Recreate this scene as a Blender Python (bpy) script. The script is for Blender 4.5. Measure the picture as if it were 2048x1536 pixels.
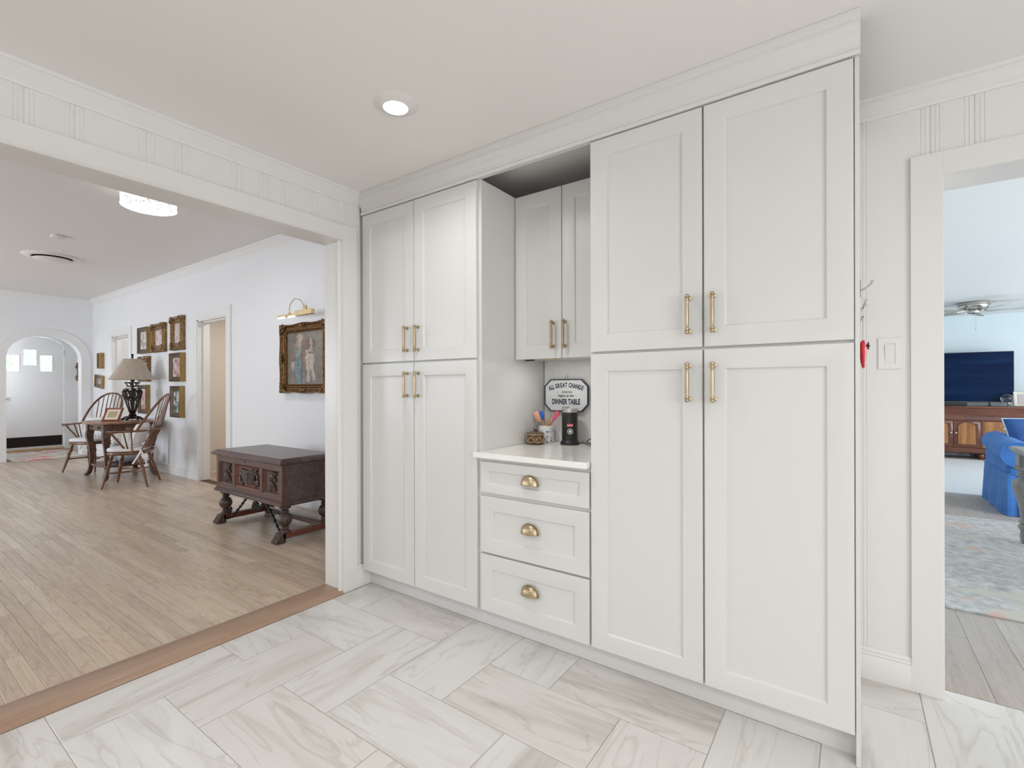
import bpy, math, random
import numpy as np
from mathutils import Matrix, Vector
random.seed(7); np.random.seed(7)
PI = math.pi
for o in list(bpy.data.objects): bpy.data.objects.remove(o)
SC = bpy.context.scene
COL = SC.collection

# ---------------------------------------------------------------- camera, world, lights, exposure
YAW, ROLL = .6151, -.0026
F = Vector((-math.sin(YAW), math.cos(YAW), 0)); R0 = Vector((math.cos(YAW), math.sin(YAW), 0)); U0 = Vector((0, 0, 1))
RR = R0*math.cos(ROLL) + U0*math.sin(ROLL); UU = -R0*math.sin(ROLL) + U0*math.cos(ROLL)
CAMH = 1.245
cam = bpy.data.cameras.new('camera'); co = bpy.data.objects.new('camera', cam); COL.objects.link(co)
M = Matrix((RR, UU, -F)).transposed().to_4x4(); M.translation = (0, 0, CAMH); co.matrix_world = M
cam.sensor_fit = 'HORIZONTAL'; cam.sensor_width = 36; cam.lens = 963/2048*36; cam.shift_y = 6.5/2048
cam.clip_start = .02; cam.clip_end = 100
SC.camera = co
w = bpy.data.worlds.new('sky'); SC.world = w; w.use_nodes = True
bg = w.node_tree.nodes['Background']; bg.inputs[0].default_value = (.86, .93, 1, 1); bg.inputs[1].default_value = 1.6
SC.view_settings.view_transform = 'Standard'; SC.view_settings.look = 'None'; SC.view_settings.gamma = 1
SC.view_settings.use_curve_mapping = False
SC.view_settings.exposure = 0.09
SC.cycles.max_bounces = 10; SC.cycles.diffuse_bounces = 6; SC.cycles.glossy_bounces = 4; SC.cycles.transmission_bounces = 6
SC.cycles.sample_clamp_indirect = 6; SC.cycles.caustics_reflective = False; SC.cycles.caustics_refractive = False

def area(name, loc, rot, sx, sy, power, color=(1, 1, 1), spread=PI, shape='RECTANGLE'):
    l = bpy.data.lights.new(name, 'AREA'); l.shape = shape; l.size = sx; l.size_y = sy; l.energy = power; l.color = color; l.spread = spread
    o = bpy.data.objects.new(name, l); COL.objects.link(o); o.location = loc; o.rotation_euler = rot
    return o
WARM = (1, .98, .95); COOL = (.86, .93, 1)
# daylight at the windows of the three rooms (none in view) ; each stands in a window opening, then added fill lamps
area('kitchen_window_daylight', (1.0, -2.98, 1.5), (PI/2, 0, 0), 2.6, 1.4, 8, (.97, .985, 1))
area('kitchen_side_window_daylight', (2.98, -.6, 1.5), (PI/2, 0, PI/2), 2.0, 1.4, 49, (.97, .985, 1))
area('hall_window_daylight', (-9.3, -2.98, 1.5), (PI/2, 0, 0), 2.0, 1.7, 112, COOL)
area('hall_window_daylight', (-5.2, -2.98, 1.5), (PI/2, 0, 0), 2.0, 1.7, 28, COOL)
area('living_window_daylight', (4.98, 8.6, 1.4), (PI/2, 0, PI/2), 3.4, 1.9, 85, (.97, .985, 1))
area('living_window_daylight', (4.98, 4.6, 1.4), (PI/2, 0, PI/2), 2.4, 1.9, 165, (.97, .985, 1))
area('entry_fill_light', (-12.65, 1.42, 1.6), (PI/2, 0, PI), .6, 1.2, 165, (.97, .985, 1))  # added lamp to brighten the entry, its side window is invented
area('closet_fill_light', (-6.6, 3.6, 2.44), (0, 0, 0), .25, .25, 11, (1, .97, .93))  # added lamp to lighten the beige closet, no bulb known there
area('side_room_fill_light', (-10.2, 3.6, 2.44), (0, 0, 0), .25, .25, 12, (1, .97, .93))  # added lamp to lighten the room behind the farther door

# ---------------------------------------------------------------- materials
def mat(name, base, rough=.5, metal=0, **k):
    m = bpy.data.materials.new(name); m.use_nodes = True
    b = m.node_tree.nodes['Principled BSDF']
    b.inputs['Base Color'].default_value = (*base, 1); b.inputs['Roughness'].default_value = rough; b.inputs['Metallic'].default_value = metal
    for a, v in k.items(): b.inputs[a.replace('_', ' ')].default_value = v
    return m
def N(m, t, **k):
    n = m.node_tree.nodes.new(t)
    for a, v in k.items(): setattr(n, a, v)
    return n
def L(m, a, b): m.node_tree.links.new(a, b)
def bsdf(m): return m.node_tree.nodes['Principled BSDF']
def ramp(m, stops, src):
    r = N(m, 'ShaderNodeValToRGB'); e = r.color_ramp.elements
    while len(e) < len(stops): e.new(.5)
    for i, (p, c) in enumerate(stops): e[i].position = p; e[i].color = (*c, 1)
    L(m, src, r.inputs[0]); return r.outputs[0]
def vec(m, scale, kind='Object', rnd=0):
    if kind == 'World': s = N(m, 'ShaderNodeNewGeometry').outputs['Position']
    else: s = N(m, 'ShaderNodeTexCoord').outputs[kind]
    mp = N(m, 'ShaderNodeMapping'); mp.inputs['Scale'].default_value = scale
    L(m, s, mp.inputs[0])
    if rnd:
        oi = N(m, 'ShaderNodeObjectInfo'); mu = N(m, 'ShaderNodeMath', operation='MULTIPLY'); mu.inputs[1].default_value = rnd
        L(m, oi.outputs['Random'], mu.inputs[0]); L(m, mu.outputs[0], mp.inputs['Location'])
    return mp.outputs[0]
def noise(m, v, scale=1, detail=4, rough=.55, dist=0):
    n = N(m, 'ShaderNodeTexNoise'); n.inputs['Scale'].default_value = scale; n.inputs['Detail'].default_value = detail
    n.inputs['Roughness'].default_value = rough; n.inputs['Distortion'].default_value = dist
    L(m, v, n.inputs['Vector']); return n.outputs[0]
def mix(m, a, b, f, mode='MIX'):
    n = N(m, 'ShaderNodeMix', data_type='RGBA', blend_type=mode)
    if isinstance(f, (int, float)): n.inputs[0].default_value = f
    else: L(m, f, n.inputs[0])
    for s, i in ((a, 6), (b, 7)):
        if isinstance(s, tuple): n.inputs[i].default_value = (*s, 1)
        else: L(m, s, n.inputs[i])
    return n.outputs[2]
def bump(m, h, strength=.2, dist=.01):
    n = N(m, 'ShaderNodeBump'); n.inputs['Strength'].default_value = strength; n.inputs['Distance'].default_value = dist
    L(m, h, n.inputs['Height']); L(m, n.outputs[0], bsdf(m).inputs['Normal'])
def color(m, s): L(m, s, bsdf(m).inputs['Base Color'])
def noisy(name, c1, c2, scale, rough=.5, metal=0, bmp=0, stretch=(1, 1, 1), detail=4, rnd=13):
    m = mat(name, c1, rough, metal); n = noise(m, vec(m, stretch, 'Object', rnd), scale, detail)
    color(m, ramp(m, [(.35, c1), (.65, c2)], n))
    if bmp: bump(m, n, bmp, .004)
    return m
def painted(name, c, rough, b=.04, sc=60):
    m = mat(name, c, rough); n = noise(m, vec(m, (1, 1, 1), 'World'), sc, 3); bump(m, n, b, .003)
    return m

P_CAB = painted('cabinet_white_paint', (.645, .638, .620), .32, .02, 40)
P_WALL = painted('kitchen_wall_paint', (.74, .728, .71), .38)
P_TRIM = painted('trim_paint', (.73, .72, .70), .34)
P_CEIL = painted('kitchen_ceiling_paint', (.82, .805, .785), .55, .08, 45)
P_HALL = painted('hall_wall_paint', (.81, .82, .845), .5)
P_HCEIL = painted('hall_ceiling_paint', (.78, .765, .755), .55)
P_HTRIM = painted('hall_trim_paint', (.80, .80, .80), .4)
P_LIV = painted('living_wall_paint', (.65, .75, .79), .6)
P_LCEIL = painted('living_ceiling_paint', (.84, .845, .84), .6)
P_BEIGE = painted('closet_beige_paint', (.76, .69, .62), .6)
GOLDC = noisy('carved_gold', (.13, .075, .03), (.34, .215, .09), 45, .42, .6, .5)
DARK = mat('dark_gap', (.03, .027, .024), .8)
BRASS = noisy('brushed_brass', (.40, .31, .19), (.52, .42, .28), 30, .36, 1, 0, (1, 1, .05))
BRASS2 = noisy('polished_brass', (.72, .56, .30), (.80, .65, .38), 20, .22, 1)
QUARTZ = noisy('white_quartz', (.80, .785, .75), (.84, .83, .80), 14, .12)
CHROME = mat('chrome', (.42, .42, .42), .14, 1)
NICKEL = noisy('brushed_nickel', (.52, .50, .46), (.63, .61, .57), 20, .28, 1, 0, (.1, .1, 3))
IRON = noisy('wrought_iron', (.015, .014, .015), (.035, .032, .03), 40, .45, .6, .3)
GOLD = noisy('antique_gold', (.085, .042, .016), (.27, .145, .05), 38, .42, .65, .5)
GOLD2 = noisy('bright_gold_leaf', (.32, .20, .06), (.40, .26, .085), 12, .4, .55, .15)
GOLDD = noisy('dark_bronze_frame', (.055, .034, .02), (.14, .092, .055), 60, .5, .3, .5)
BLACK = mat('matte_black_steel', (.010, .010, .011), .38)
BLACKR = mat('black_rubber', (.012, .012, .012), .55)
STEEL = noisy('brushed_steel', (.55, .54, .52), (.68, .67, .65), 30, .3, 1, 0, (6, 6, .3))
RED = mat('red_badge', (.62, .02, .035), .4)
WHITE = mat('white_print', (.82, .82, .82), .5)
NAVY = mat('navy_print', (.018, .028, .06), .5)
SIGNW = noisy('enamel_white', (.70, .71, .71), (.76, .77, .77), 8, .35)
PLASTIC = mat('white_plastic', (.74, .73, .705), .3)
LINEN = noisy('white_linen', (.70, .68, .70), (.78, .76, .78), 60, .85, 0, .3)
SHADE = noisy('pleated_linen_shade', (.55, .47, .40), (.62, .54, .46), 30, .8)
CERAM = noisy('white_ceramic', (.66, .67, .68), (.76, .77, .78), 6, .25)
CERAMG = noisy('grey_ceramic', (.30, .31, .33), (.45, .46, .48), 9, .3)
GLASS = mat('clear_glass', (1, 1, 1), .02, 0, Transmission_Weight=1.0, IOR=1.48)
PANE = mat('window_glass', (1, 1, 1), 0, 0, Transmission_Weight=1.0, IOR=1.02)
PAPER = mat('cream_mat_board', (.72, .66, .56), .8)
BLUEV = noisy('blue_velvet', (.022, .115, .36), (.035, .16, .46), 7, .75, 0, .25)
bsdf(BLUEV).inputs['Sheen Weight'].default_value = .12; bsdf(BLUEV).inputs['Sheen Tint'].default_value = (.5, .7, 1, 1)
BLUED = noisy('deep_blue_velvet', (.010, .055, .20), (.02, .085, .28), 7, .75, 0, .25)
PIPING = mat('pale_piping', (.55, .66, .78), .7)
CORAL = noisy('speckled_coral_silicone', (.82, .30, .20), (.85, .55, .42), 220, .5)
BLUES = mat('blue_silicone', (.01, .12, .55), .45)
PINKS = mat('pink_silicone', (.80, .16, .24), .45)
BEECH = noisy('beech_wood', (.45, .27, .12), (.58, .38, .19), 12, .5, 0, 0, (1, 1, .15))
LITE = mat('lamp_lens', (1, 1, 1), .5); bsdf(LITE).inputs['Emission Color'].default_value = (1, .97, .92, 1); bsdf(LITE).inputs['Emission Strength'].default_value = 14
TUBE = mat('lit_tube', (1, 1, 1), .5); bsdf(TUBE).inputs['Emission Color'].default_value = (1, .95, .86, 1); bsdf(TUBE).inputs['Emission Strength'].default_value = 3

def wood(name, c1, c2, c3, rough=.4, axis=0, coat=0, gscale=1, contrast=1):
    """wood with grain along local axis"""
    m = mat(name, c1, rough)
    s = [22*gscale]*3; s[axis] = 1.6*gscale
    v = vec(m, tuple(s), 'Object', 31)
    n = noise(m, v, 1, 5, .6, .6)
    c = ramp(m, [(.30, c1), (.52, c2), (.75, c3)], n)
    color(m, c); bump(m, n, .08, .003)
    if coat: bsdf(m).inputs['Coat Weight'].default_value = coat; bsdf(m).inputs['Coat Roughness'].default_value = .15
    return m
WALNUT = wood('dark_walnut', (.026, .010, .008), (.062, .024, .016), (.11, .045, .026), .36, 0, .3)
WALNUTM = wood('brown_walnut', (.045, .016, .010), (.085, .030, .018), (.125, .05, .028), .38, 0, .2)
WALNUTF = wood('reddish_walnut', (.085, .022, .012), (.15, .042, .022), (.20, .065, .032), .38, 0, .2)
CARVE = noisy('carved_dark_wood', (.035, .020, .014), (.10, .065, .05), 70, .4, 0, .3)
CHAIRW = wood('chair_oak', (.075, .028, .011), (.15, .06, .024), (.24, .105, .046), .34, 2, .3)
TABLEW = wood('table_mahogany', (.04, .017, .012), (.09, .04, .026), (.17, .085, .055), .38, 0, .2)
TABLET = wood('table_top_mahogany', (.16, .07, .03), (.27, .125, .055), (.36, .19, .09), .3, 0, .3)
MAHOG = wood('console_mahogany', (.075, .022, .012), (.14, .042, .020), (.20, .07, .035), .3, 0, .3)
FLAME = wood('flame_veneer', (.20, .075, .022), (.34, .15, .045), (.46, .24, .085), .28, 2, .3, .6)
THRESH = wood('threshold_oak', (.28, .175, .118), (.34, .22, .15), (.39, .265, .19), .42, 1, .05)
GREYW = wood('grey_painted_wood', (.19, .175, .155), (.27, .255, .23), (.38, .37, .35), .45, 2)
CHERRY = wood('cherry_frame', (.16, .03, .014), (.25, .055, .025), (.32, .085, .04), .3, 0, .3)

def plank_mat(name, tones, along, rough, cath=.5):
    m = mat(name, tones[0], rough)
    oi = N(m, 'ShaderNodeObjectInfo')
    base = ramp(m, [(i/(len(tones)-1), t) for i, t in enumerate(tones)], oi.outputs['Random'])
    s = [34, 34, 34]; s[along] = 1.3
    fine = noise(m, vec(m, tuple(s), 'World', 71), 1.6, 5, .65, .2)
    s2 = [11, 11, 11]; s2[along] = 1.1
    wv = noise(m, vec(m, tuple(s2), 'World', 57), 1, 2, .5, .8)
    mu = N(m, 'ShaderNodeMath', operation='MULTIPLY'); mu.inputs[1].default_value = 11; L(m, wv, mu.inputs[0])
    fr = N(m, 'ShaderNodeMath', operation='FRACT'); L(m, mu.outputs[0], fr.inputs[0])
    rings = ramp(m, [(0, (.70, .69, .67)), (.25, (1, 1, 1)), (.8, (1, 1, 1)), (1, (.74, .73, .71))], fr.outputs[0])
    a = mix(m, base, rings, cath, 'MULTIPLY')
    f2 = ramp(m, [(.3, (.80, .79, .78)), (.6, (1.0, 1.0, 1.0))], fine)
    color(m, mix(m, a, f2, .8, 'MULTIPLY')); bump(m, fine, .05, .002)
    return m
OAK = plank_mat('oak_strip_floor', [(.51, .405, .315), (.585, .475, .37), (.55, .435, .325), (.62, .51, .40), (.575, .455, .335), (.49, .385, .295), (.60, .49, .39)], 0, .27)
VINYL = plank_mat('greyish_plank_floor', [(.37, .32, .285), (.44, .39, .35), (.40, .35, .315), (.47, .42, .38)], 1, .38, .35)
def tile_mat():
    m = mat('marble_look_tile', (.74, .72, .69), .28)
    v = vec(m, (1.1, 7.0, 1), 'Object', 43)
    n1 = noise(m, v, 1, 6, .52, .7)
    c1 = ramp(m, [(.26, (.45, .42, .385)), (.36, (.555, .535, .51)), (.44, (.635, .625, .61)), (.60, (.665, .658, .645)), (.67, (.60, .585, .565)), (.74, (.66, .652, .64))], n1)
    n2 = noise(m, vec(m, (1.2, 6.5, 1), 'Object', 91), 1, 4, .5, 1.1)
    c2 = ramp(m, [(.475, (1, 1, 1)), (.497, (.80, .775, .745)), (.508, (.90, .885, .865)), (.53, (1, 1, 1))], n2)
    oi = N(m, 'ShaderNodeObjectInfo')
    tone = ramp(m, [(0, (1, 1, 1)), (.55, (.985, .975, .962)), (1, (.95, .93, .905))], oi.outputs['Random'])
    color(m, mix(m, mix(m, c1, c2, .75, 'MULTIPLY'), tone, 1.0, 'MULTIPLY'))
    return m
TILE = tile_mat()
GROUT = mat('grout', (.52, .485, .43), .85)
def attr_mat(name, rough):
    m = mat(name, (.5, .5, .5), rough); a = N(m, 'ShaderNodeVertexColor', layer_name='Col'); color(m, a.outputs[0]); return m
ART = attr_mat('painted_picture', .45)
PHOTO = attr_mat('printed_photo', .12)
def rug_mat(name, stops, scale, accents, rough=.95, stretch=(1, 1, 1)):
    m = mat(name, (.5, .5, .5), rough)
    v = vec(m, stretch, 'Object')
    c = ramp(m, stops, noise(m, v, scale, 8, .72, .4))
    for i, (ac, sc, lo, hi) in enumerate(accents):
        vv = vec(m, stretch, 'Object'); mpn = noise(m, vv, sc, 4, .6, .3 + i*.9)
        f = ramp(m, [(lo, (0, 0, 0)), (hi, (1, 1, 1))], mpn)
        c = mix(m, c, ac, f)
    color(m, c); bump(m, noise(m, v, 180, 2), .4, .004)
    return m
RUGB = rug_mat('distressed_rug', [(.25, (.25, .25, .255)), (.45, (.39, .382, .375)), (.55, (.49, .475, .45)), (.7, (.57, .57, .585))], 17,
               [((.54, .37, .31), 1.9, .62, .69), ((.48, .45, .39), 2.6, .57, .68)], .95, (1, 1.0, 1))
RUGW = rug_mat('pale_rug', [(.3, (.62, .64, .66)), (.7, (.74, .76, .78))], 30, [])
RUGE = rug_mat('floral_rug', [(.3, (.40, .42, .36)), (.5, (.58, .57, .50)), (.7, (.66, .62, .55))], 6, [((.60, .16, .17), 3.4, .55, .60), ((.64, .34, .34), 4.6, .56, .62)])
def jar_mat():
    m = mat('blue_floral_stoneware', (.7, .71, .72), .3)
    v = N(m, 'ShaderNodeTexVoronoi'); v.inputs['Scale'].default_value = 62; L(m, vec(m, (1, 1, 1), 'Object'), v.inputs['Vector'])
    color(m, ramp(m, [(.22, (.05, .08, .20)), (.34, (.36, .42, .52)), (.46, (.70, .71, .71))], v.outputs['Distance'])); return m
JARP = jar_mat()
BROWNG = noisy('brown_glaze', (.055, .025, .012), (.17, .085, .03), 26, .18)
CREAM = mat('cream_slip', (.70, .58, .40), .4)
REDB = noisy('red_beads', (.45, .005, .012), (.70, .02, .03), 90, .3, 0, .6)
SCREEN = noisy('dark_screen', (.004, .012, .042), (.008, .024, .072), 2.2, .09, 0, 0, (.4, 1, 4))
bsdf(SCREEN).inputs['Specular IOR Level'].default_value = .05
def drum_mat():
    m = mat('pressed_glass_lit', (.12, .12, .12), .1)
    v = N(m, 'ShaderNodeTexVoronoi', feature='F1'); v.inputs['Scale'].default_value = 34; L(m, vec(m, (1, 1, 1), 'Object'), v.inputs['Vector'])
    c = ramp(m, [(.14, (.16, .17, .19)), (.30, (.42, .44, .47)), (.52, (1, 1, 1))], v.outputs['Distance'])
    L(m, c, bsdf(m).inputs['Emission Color']); bsdf(m).inputs['Emission Strength'].default_value = 1.9; bump(m, v.outputs['Distance'], .6, .01)
    return m
DRUM = drum_mat()
LEAF = noisy('sunlit_leaves', (.60, .68, .50), (.86, .90, .78), 3, .6)

# ---------------------------------------------------------------- mesh builder
class MB:
    def __init__(s): s.v = []; s.f = []; s.mi = []; s.cur = 0; s.M = None
    def add(s, vs, fs):
        n = len(s.v)
        if s.M is not None: vs = [tuple(s.M @ Vector(p)) for p in vs]
        s.v += [tuple(p) for p in vs]; s.f += [tuple(i+n for i in f) for f in fs]; s.mi += [s.cur]*len(fs)
        return s
    def box(s, x0, x1, y0, y1, z0, z1, b=0):
        x0, x1 = min(x0, x1), max(x0, x1); y0, y1 = min(y0, y1), max(y0, y1); z0, z1 = min(z0, z1), max(z0, z1)
        b = min(b, (x1-x0)*.45, (y1-y0)*.45, (z1-z0)*.45)
        if b <= 0:
            v = [(x, y, z) for x in (x0, x1) for y in (y0, y1) for z in (z0, z1)]
            return s.add(v, [(0, 1, 3, 2), (4, 6, 7, 5), (0, 4, 5, 1), (2, 3, 7, 6), (0, 2, 6, 4), (1, 5, 7, 3)])
        v = []; idx = {}
        for i, (x, dx) in enumerate(((x0, b), (x1, -b))):
            for j, (y, dy) in enumerate(((y0, b), (y1, -b))):
                for k, (z, dz) in enumerate(((z0, b), (z1, -b))):
                    for a in range(3):
                        idx[i, j, k, a] = len(v)
                        v.append((x if a == 0 else x+dx, y if a == 1 else y+dy, z if a == 2 else z+dz))
        f = []
        I = lambda i, j, k, a: idx[i, j, k, a]
        for e in (0, 1):
            q = [I(e, 0, 0, 0), I(e, 1, 0, 0), I(e, 1, 1, 0), I(e, 0, 1, 0)]; f.append(q if e else q[::-1])
            q = [I(0, e, 0, 1), I(0, e, 1, 1), I(1, e, 1, 1), I(1, e, 0, 1)]; f.append(q if e else q[::-1])
            q = [I(0, 0, e, 2), I(1, 0, e, 2), I(1, 1, e, 2), I(0, 1, e, 2)]; f.append(q if e else q[::-1])
        for p in (0, 1):
            for q_ in (0, 1):
                fl = (p+q_) % 2 == 0
                q = [I(p, q_, 0, 0), I(p, q_, 1, 0), I(p, q_, 1, 1), I(p, q_, 0, 1)]; f.append(q[::-1] if fl else q)
                q = [I(p, 0, q_, 0), I(p, 1, q_, 0), I(p, 1, q_, 2), I(p, 0, q_, 2)]; f.append(q if not fl else q)
                q = [I(0, p, q_, 1), I(1, p, q_, 1), I(1, p, q_, 2), I(0, p, q_, 2)]; f.append(q)
        for i in (0, 1):
            for j in (0, 1):
                for k in (0, 1): f.append([I(i, j, k, 0), I(i, j, k, 1), I(i, j, k, 2)])
        return s.add(v, f)
    def lathe(s, prof, n=24, c=(0, 0, 0), cap=True, sx=1, sy=1, ang=2*PI):
        v = []; f = []; full = abs(ang-2*PI) < 1e-6; m = n if full else n+1
        for r, z in prof:
            for i in range(m):
                a = ang*i/n; v.append((c[0]+r*math.cos(a)*sx, c[1]+r*math.sin(a)*sy, c[2]+z))
        for k in range(len(prof)-1):
            for i in range(n):
                j = (i+1) % m if full else i+1
                f.append((k*m+i, k*m+j, (k+1)*m+j, (k+1)*m+i))
        if cap and full:
            if prof[0][0] > 1e-5: f.append(tuple(range(m))[::-1])
            if prof[-1][0] > 1e-5: f.append(tuple((len(prof)-1)*m+i for i in range(m)))
        return s.add(v, f)
    def tube(s, pts, r, n=8, closed=False, flat=None):
        P = [Vector(p) for p in pts]; K = len(P)
        rs = r if isinstance(r, (list, tuple)) else [r]*K
        v = []; f = []; up = None
        for i in range(K):
            a = P[(i-1) % K] if (closed or i > 0) else P[i]; b = P[(i+1) % K] if (closed or i < K-1) else P[i]
            t = (b-a).normalized()
            if up is None:
                up = Vector((0, 0, 1)) if abs(t.z) < .9 else Vector((1, 0, 0))
            x = up - t*up.dot(t)
            if x.length < 1e-6: x = t.orthogonal()
            x.normalize(); up = x; y = t.cross(x)
            for j in range(n):
                q = 2*PI*j/n
                fx, fy = flat or (1, 1)
                v.append(P[i] + x*math.cos(q)*rs[i]*fx + y*math.sin(q)*rs[i]*fy)
        for i in range(K if closed else K-1):
            k = (i+1) % K
            for j in range(n): f.append((i*n+j, i*n+(j+1) % n, k*n+(j+1) % n, k*n+j))
        if not closed: f.append(tuple(range(n))[::-1]); f.append(tuple((K-1)*n+j for j in range(n)))
        return s.add(v, f)
    def ball(s, c, r, n=10, m=7):
        rx, ry, rz = r if isinstance(r, (tuple, list)) else (r, r, r)
        v = [(c[0], c[1], c[2]-rz)]; f = []
        for k in range(1, m):
            a = -PI/2 + PI*k/m
            for i in range(n):
                q = 2*PI*i/n; v.append((c[0]+rx*math.cos(a)*math.cos(q), c[1]+ry*math.cos(a)*math.sin(q), c[2]+rz*math.sin(a)))
        v.append((c[0], c[1], c[2]+rz)); T = len(v)-1
        for i in range(n):
            j = (i+1) % n; f.append((0, 1+j, 1+i)); f.append((T, 1+(m-2)*n+i, 1+(m-2)*n+j))
            for k in range(m-2): f.append((1+k*n+i, 1+k*n+j, 1+(k+1)*n+j, 1+(k+1)*n+i))
        return s.add(v, f)
    def prism(s, poly, d):
        """poly: list of 3d points, extruded by vector d"""
        n = len(poly); d = Vector(d); v = [Vector(p) for p in poly]; v += [p+d for p in v]
        f = [tuple(range(n))[::-1], tuple(range(n, 2*n))] + [(i, (i+1) % n, n+(i+1) % n, n+i) for i in range(n)]
        return s.add(v, f)
    def sweep(s, prof, a, b, out, up=(0, 0, 1)):
        """closed profile of (out,up) pairs extruded from a to b"""
        a = Vector(a); b = Vector(b); o = Vector(out); u = Vector(up)
        return s.prism([a + o*p + u*q for p, q in prof], b-a)
    def rect(s, x0, x1, z0, z1, y, prof, n=None, back=True, front=True):
        """mitred rectangular frame in the XZ plane facing -Y: prof = (inset, depth towards -Y)"""
        v = []; f = []
        for t, d in prof:
            v += [(x0+t, y-d, z0+t), (x1-t, y-d, z0+t), (x1-t, y-d, z1-t), (x0+t, y-d, z1-t)]
        for k in range(len(prof)-1):
            for i in range(4): f.append((k*4+i, k*4+(i+1) % 4, k*4+4+(i+1) % 4, k*4+4+i))
        K = len(prof)-1
        if front: f.append((K*4, K*4+1, K*4+2, K*4+3))
        if back: f.append((3, 2, 1, 0))
        return s.add(v, f)
    def grid(s, fn, nu, nv, wrap=False):
        v = [fn(i/nu, j/nv) for j in range(nv+1) for i in range(nu+(0 if wrap else 1))]; m = nu+(0 if wrap else 1); f = []
        for j in range(nv):
            for i in range(nu):
                k = (i+1) % m
                f.append((j*m+i, j*m+k, (j+1)*m+k, (j+1)*m+i))
        return s.add(v, f)
ORG = {}
def org(o):
    return ORG.get(o.name, Vector((0, 0, 0)))
def build(name, mb, m, parent=None, smooth=True, angle=.7):
    me = bpy.data.meshes.new(name)
    vs = [Vector(p) for p in mb.v]
    if parent is not None: off = org(parent)
    else:
        a = np.array(mb.v); lo = a.min(0); hi = a.max(0); off = Vector(((lo[0]+hi[0])/2, (lo[1]+hi[1])/2, lo[2]))
    me.from_pydata([tuple(p-off) for p in vs], [], mb.f)
    ms = m if isinstance(m, (list, tuple)) else [m]
    for x in ms: me.materials.append(x)
    if len(ms) > 1: me.polygons.foreach_set('material_index', mb.mi)
    me.validate()
    if smooth:
        me.shade_smooth(); me.set_sharp_from_angle(angle=angle)
    o = bpy.data.objects.new(name, me); COL.objects.link(o)
    if parent is not None: o.parent = parent; ORG[o.name] = off
    else: o.location = off; ORG[o.name] = off
    return o
def tag(o, label, cat, group=None, kind=None):
    o['label'] = label; o['category'] = cat
    if group: o['group'] = group
    if kind: o['kind'] = kind
    return o
def thing(name, loc, label, cat, group=None, kind=None):
    o = bpy.data.objects.new(name, None); COL.objects.link(o); o.location = loc; o.empty_display_size = .05
    ORG[o.name] = Vector(loc); return tag(o, label, cat, group, kind)
def struct(name, mb, m, label, cat, parent=None, smooth=True):
    o = build(name, mb, m, parent, smooth)
    return tag(o, label, cat, None, 'structure')
def copy_tree(o, loc, rz, label, group=None):
    def cp(x, par):
        c = x.copy(); COL.objects.link(c)
        if par is not None: c.parent = par
        for ch in x.children: cp(ch, c)
        return c
    r = cp(o, None); r.location = loc; r.rotation_euler = (0, 0, rz); r['label'] = label
    if group: r['group'] = group
    return r

# ================================================================= STRUCTURE
KC, HC, LC = 2.45, 2.90, 2.50          # ceilings: kitchen, hall, living
WK, WH = 2.56, 2.86                    # back wall faces
XL = -2.53                             # kitchen side of the wall with the wide opening
XA = -11.70                            # arch wall
def wallbox(mb, axis, p0, p1, u0, u1, z0, z1, holes=()):
    """wall slab normal to axis (0=X,1=Y) between p0..p1, along u, with rectangular holes (u0,u1,z0,z1)"""
    us = sorted({u0, u1, *[h[0] for h in holes], *[h[1] for h in holes]}); zs = sorted({z0, z1, *[h[2] for h in holes], *[h[3] for h in holes]})
    us = [u for u in us if u0 <= u <= u1]; zs = [z for z in zs if z0 <= z <= z1]
    for a, b in zip(us, us[1:]):
        run = None
        for c, d in zip(zs, zs[1:]):
            cu, cz = (a+b)/2, (c+d)/2
            if any(h[0] < cu < h[1] and h[2] < cz < h[3] for h in holes): continue
            if axis == 0: mb.box(p0, p1, a, b, c, d)
            else: mb.box(a, b, p0, p1, c, d)
    return mb

# ---- floors
fl = struct('floor', MB().box(-2.60, 3.0, -3.0, 2.66, -.10, -.0028), GROUT, 'kitchen floor of pale marble look tiles laid in herringbone', 'floor', smooth=False)
Ug = .3113
def gx(c): return -2.2705 + (c)*Ug
def gy(r): return 1.7105 - r*Ug
_tm = {}
def tile(x0, x1, y0, y1, vert):
    x0, x1 = max(x0, -2.507), min(x1, 3); y0, y1 = max(y0, -3), y1
    if x1-x0 < .02 or y1-y0 < .02: return
    g = .0017
    lx, ly = (x1-x0)/2-g, (y1-y0)/2-g
    if vert: lx, ly = ly, lx
    k = (round(lx, 4), round(ly, 4))
    if k not in _tm:
        me = bpy.data.meshes.new('tile'); b = MB().box(-lx, lx, -ly, ly, -.0030, 0, .0010)
        me.from_pydata(b.v, [], b.f); me.materials.append(TILE); _tm[k] = me
    o = bpy.data.objects.new('tile', _tm[k]); COL.objects.link(o); o.parent = fl
    o.location = Vector(((x0+x1)/2, (y0+y1)/2, 0)) - org(fl)
    o.rotation_euler = (0, 0, PI/2 if vert else 0)
def ylim(x0, x1):
    return 1.992 if (x0+x1)/2 < .02 else 2.634
for c in range(-2, 16):
    for r in range(-4, 15):
        yt = ylim(gx(c), gx(c+1))
        if r % 4 == (1-c) % 4:
            a, b = gy(r+2), gy(r)
            if a < yt: tile(gx(c), gx(c+1), a, min(b, yt), True)
        if c % 4 == (-1-r) % 4:
            a, b = gy(r+1), gy(r); x0, x1 = gx(c), gx(c+2)
            if x0 < .02 < x1 and b > 2.0:
                if a < 1.99: tile(x0, .02, a, 1.992, False)
                tile(max(x0, .02), x1, a, min(b, 2.634), False)
            elif a < yt: tile(x0, x1, a, min(b, yt), False)

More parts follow.
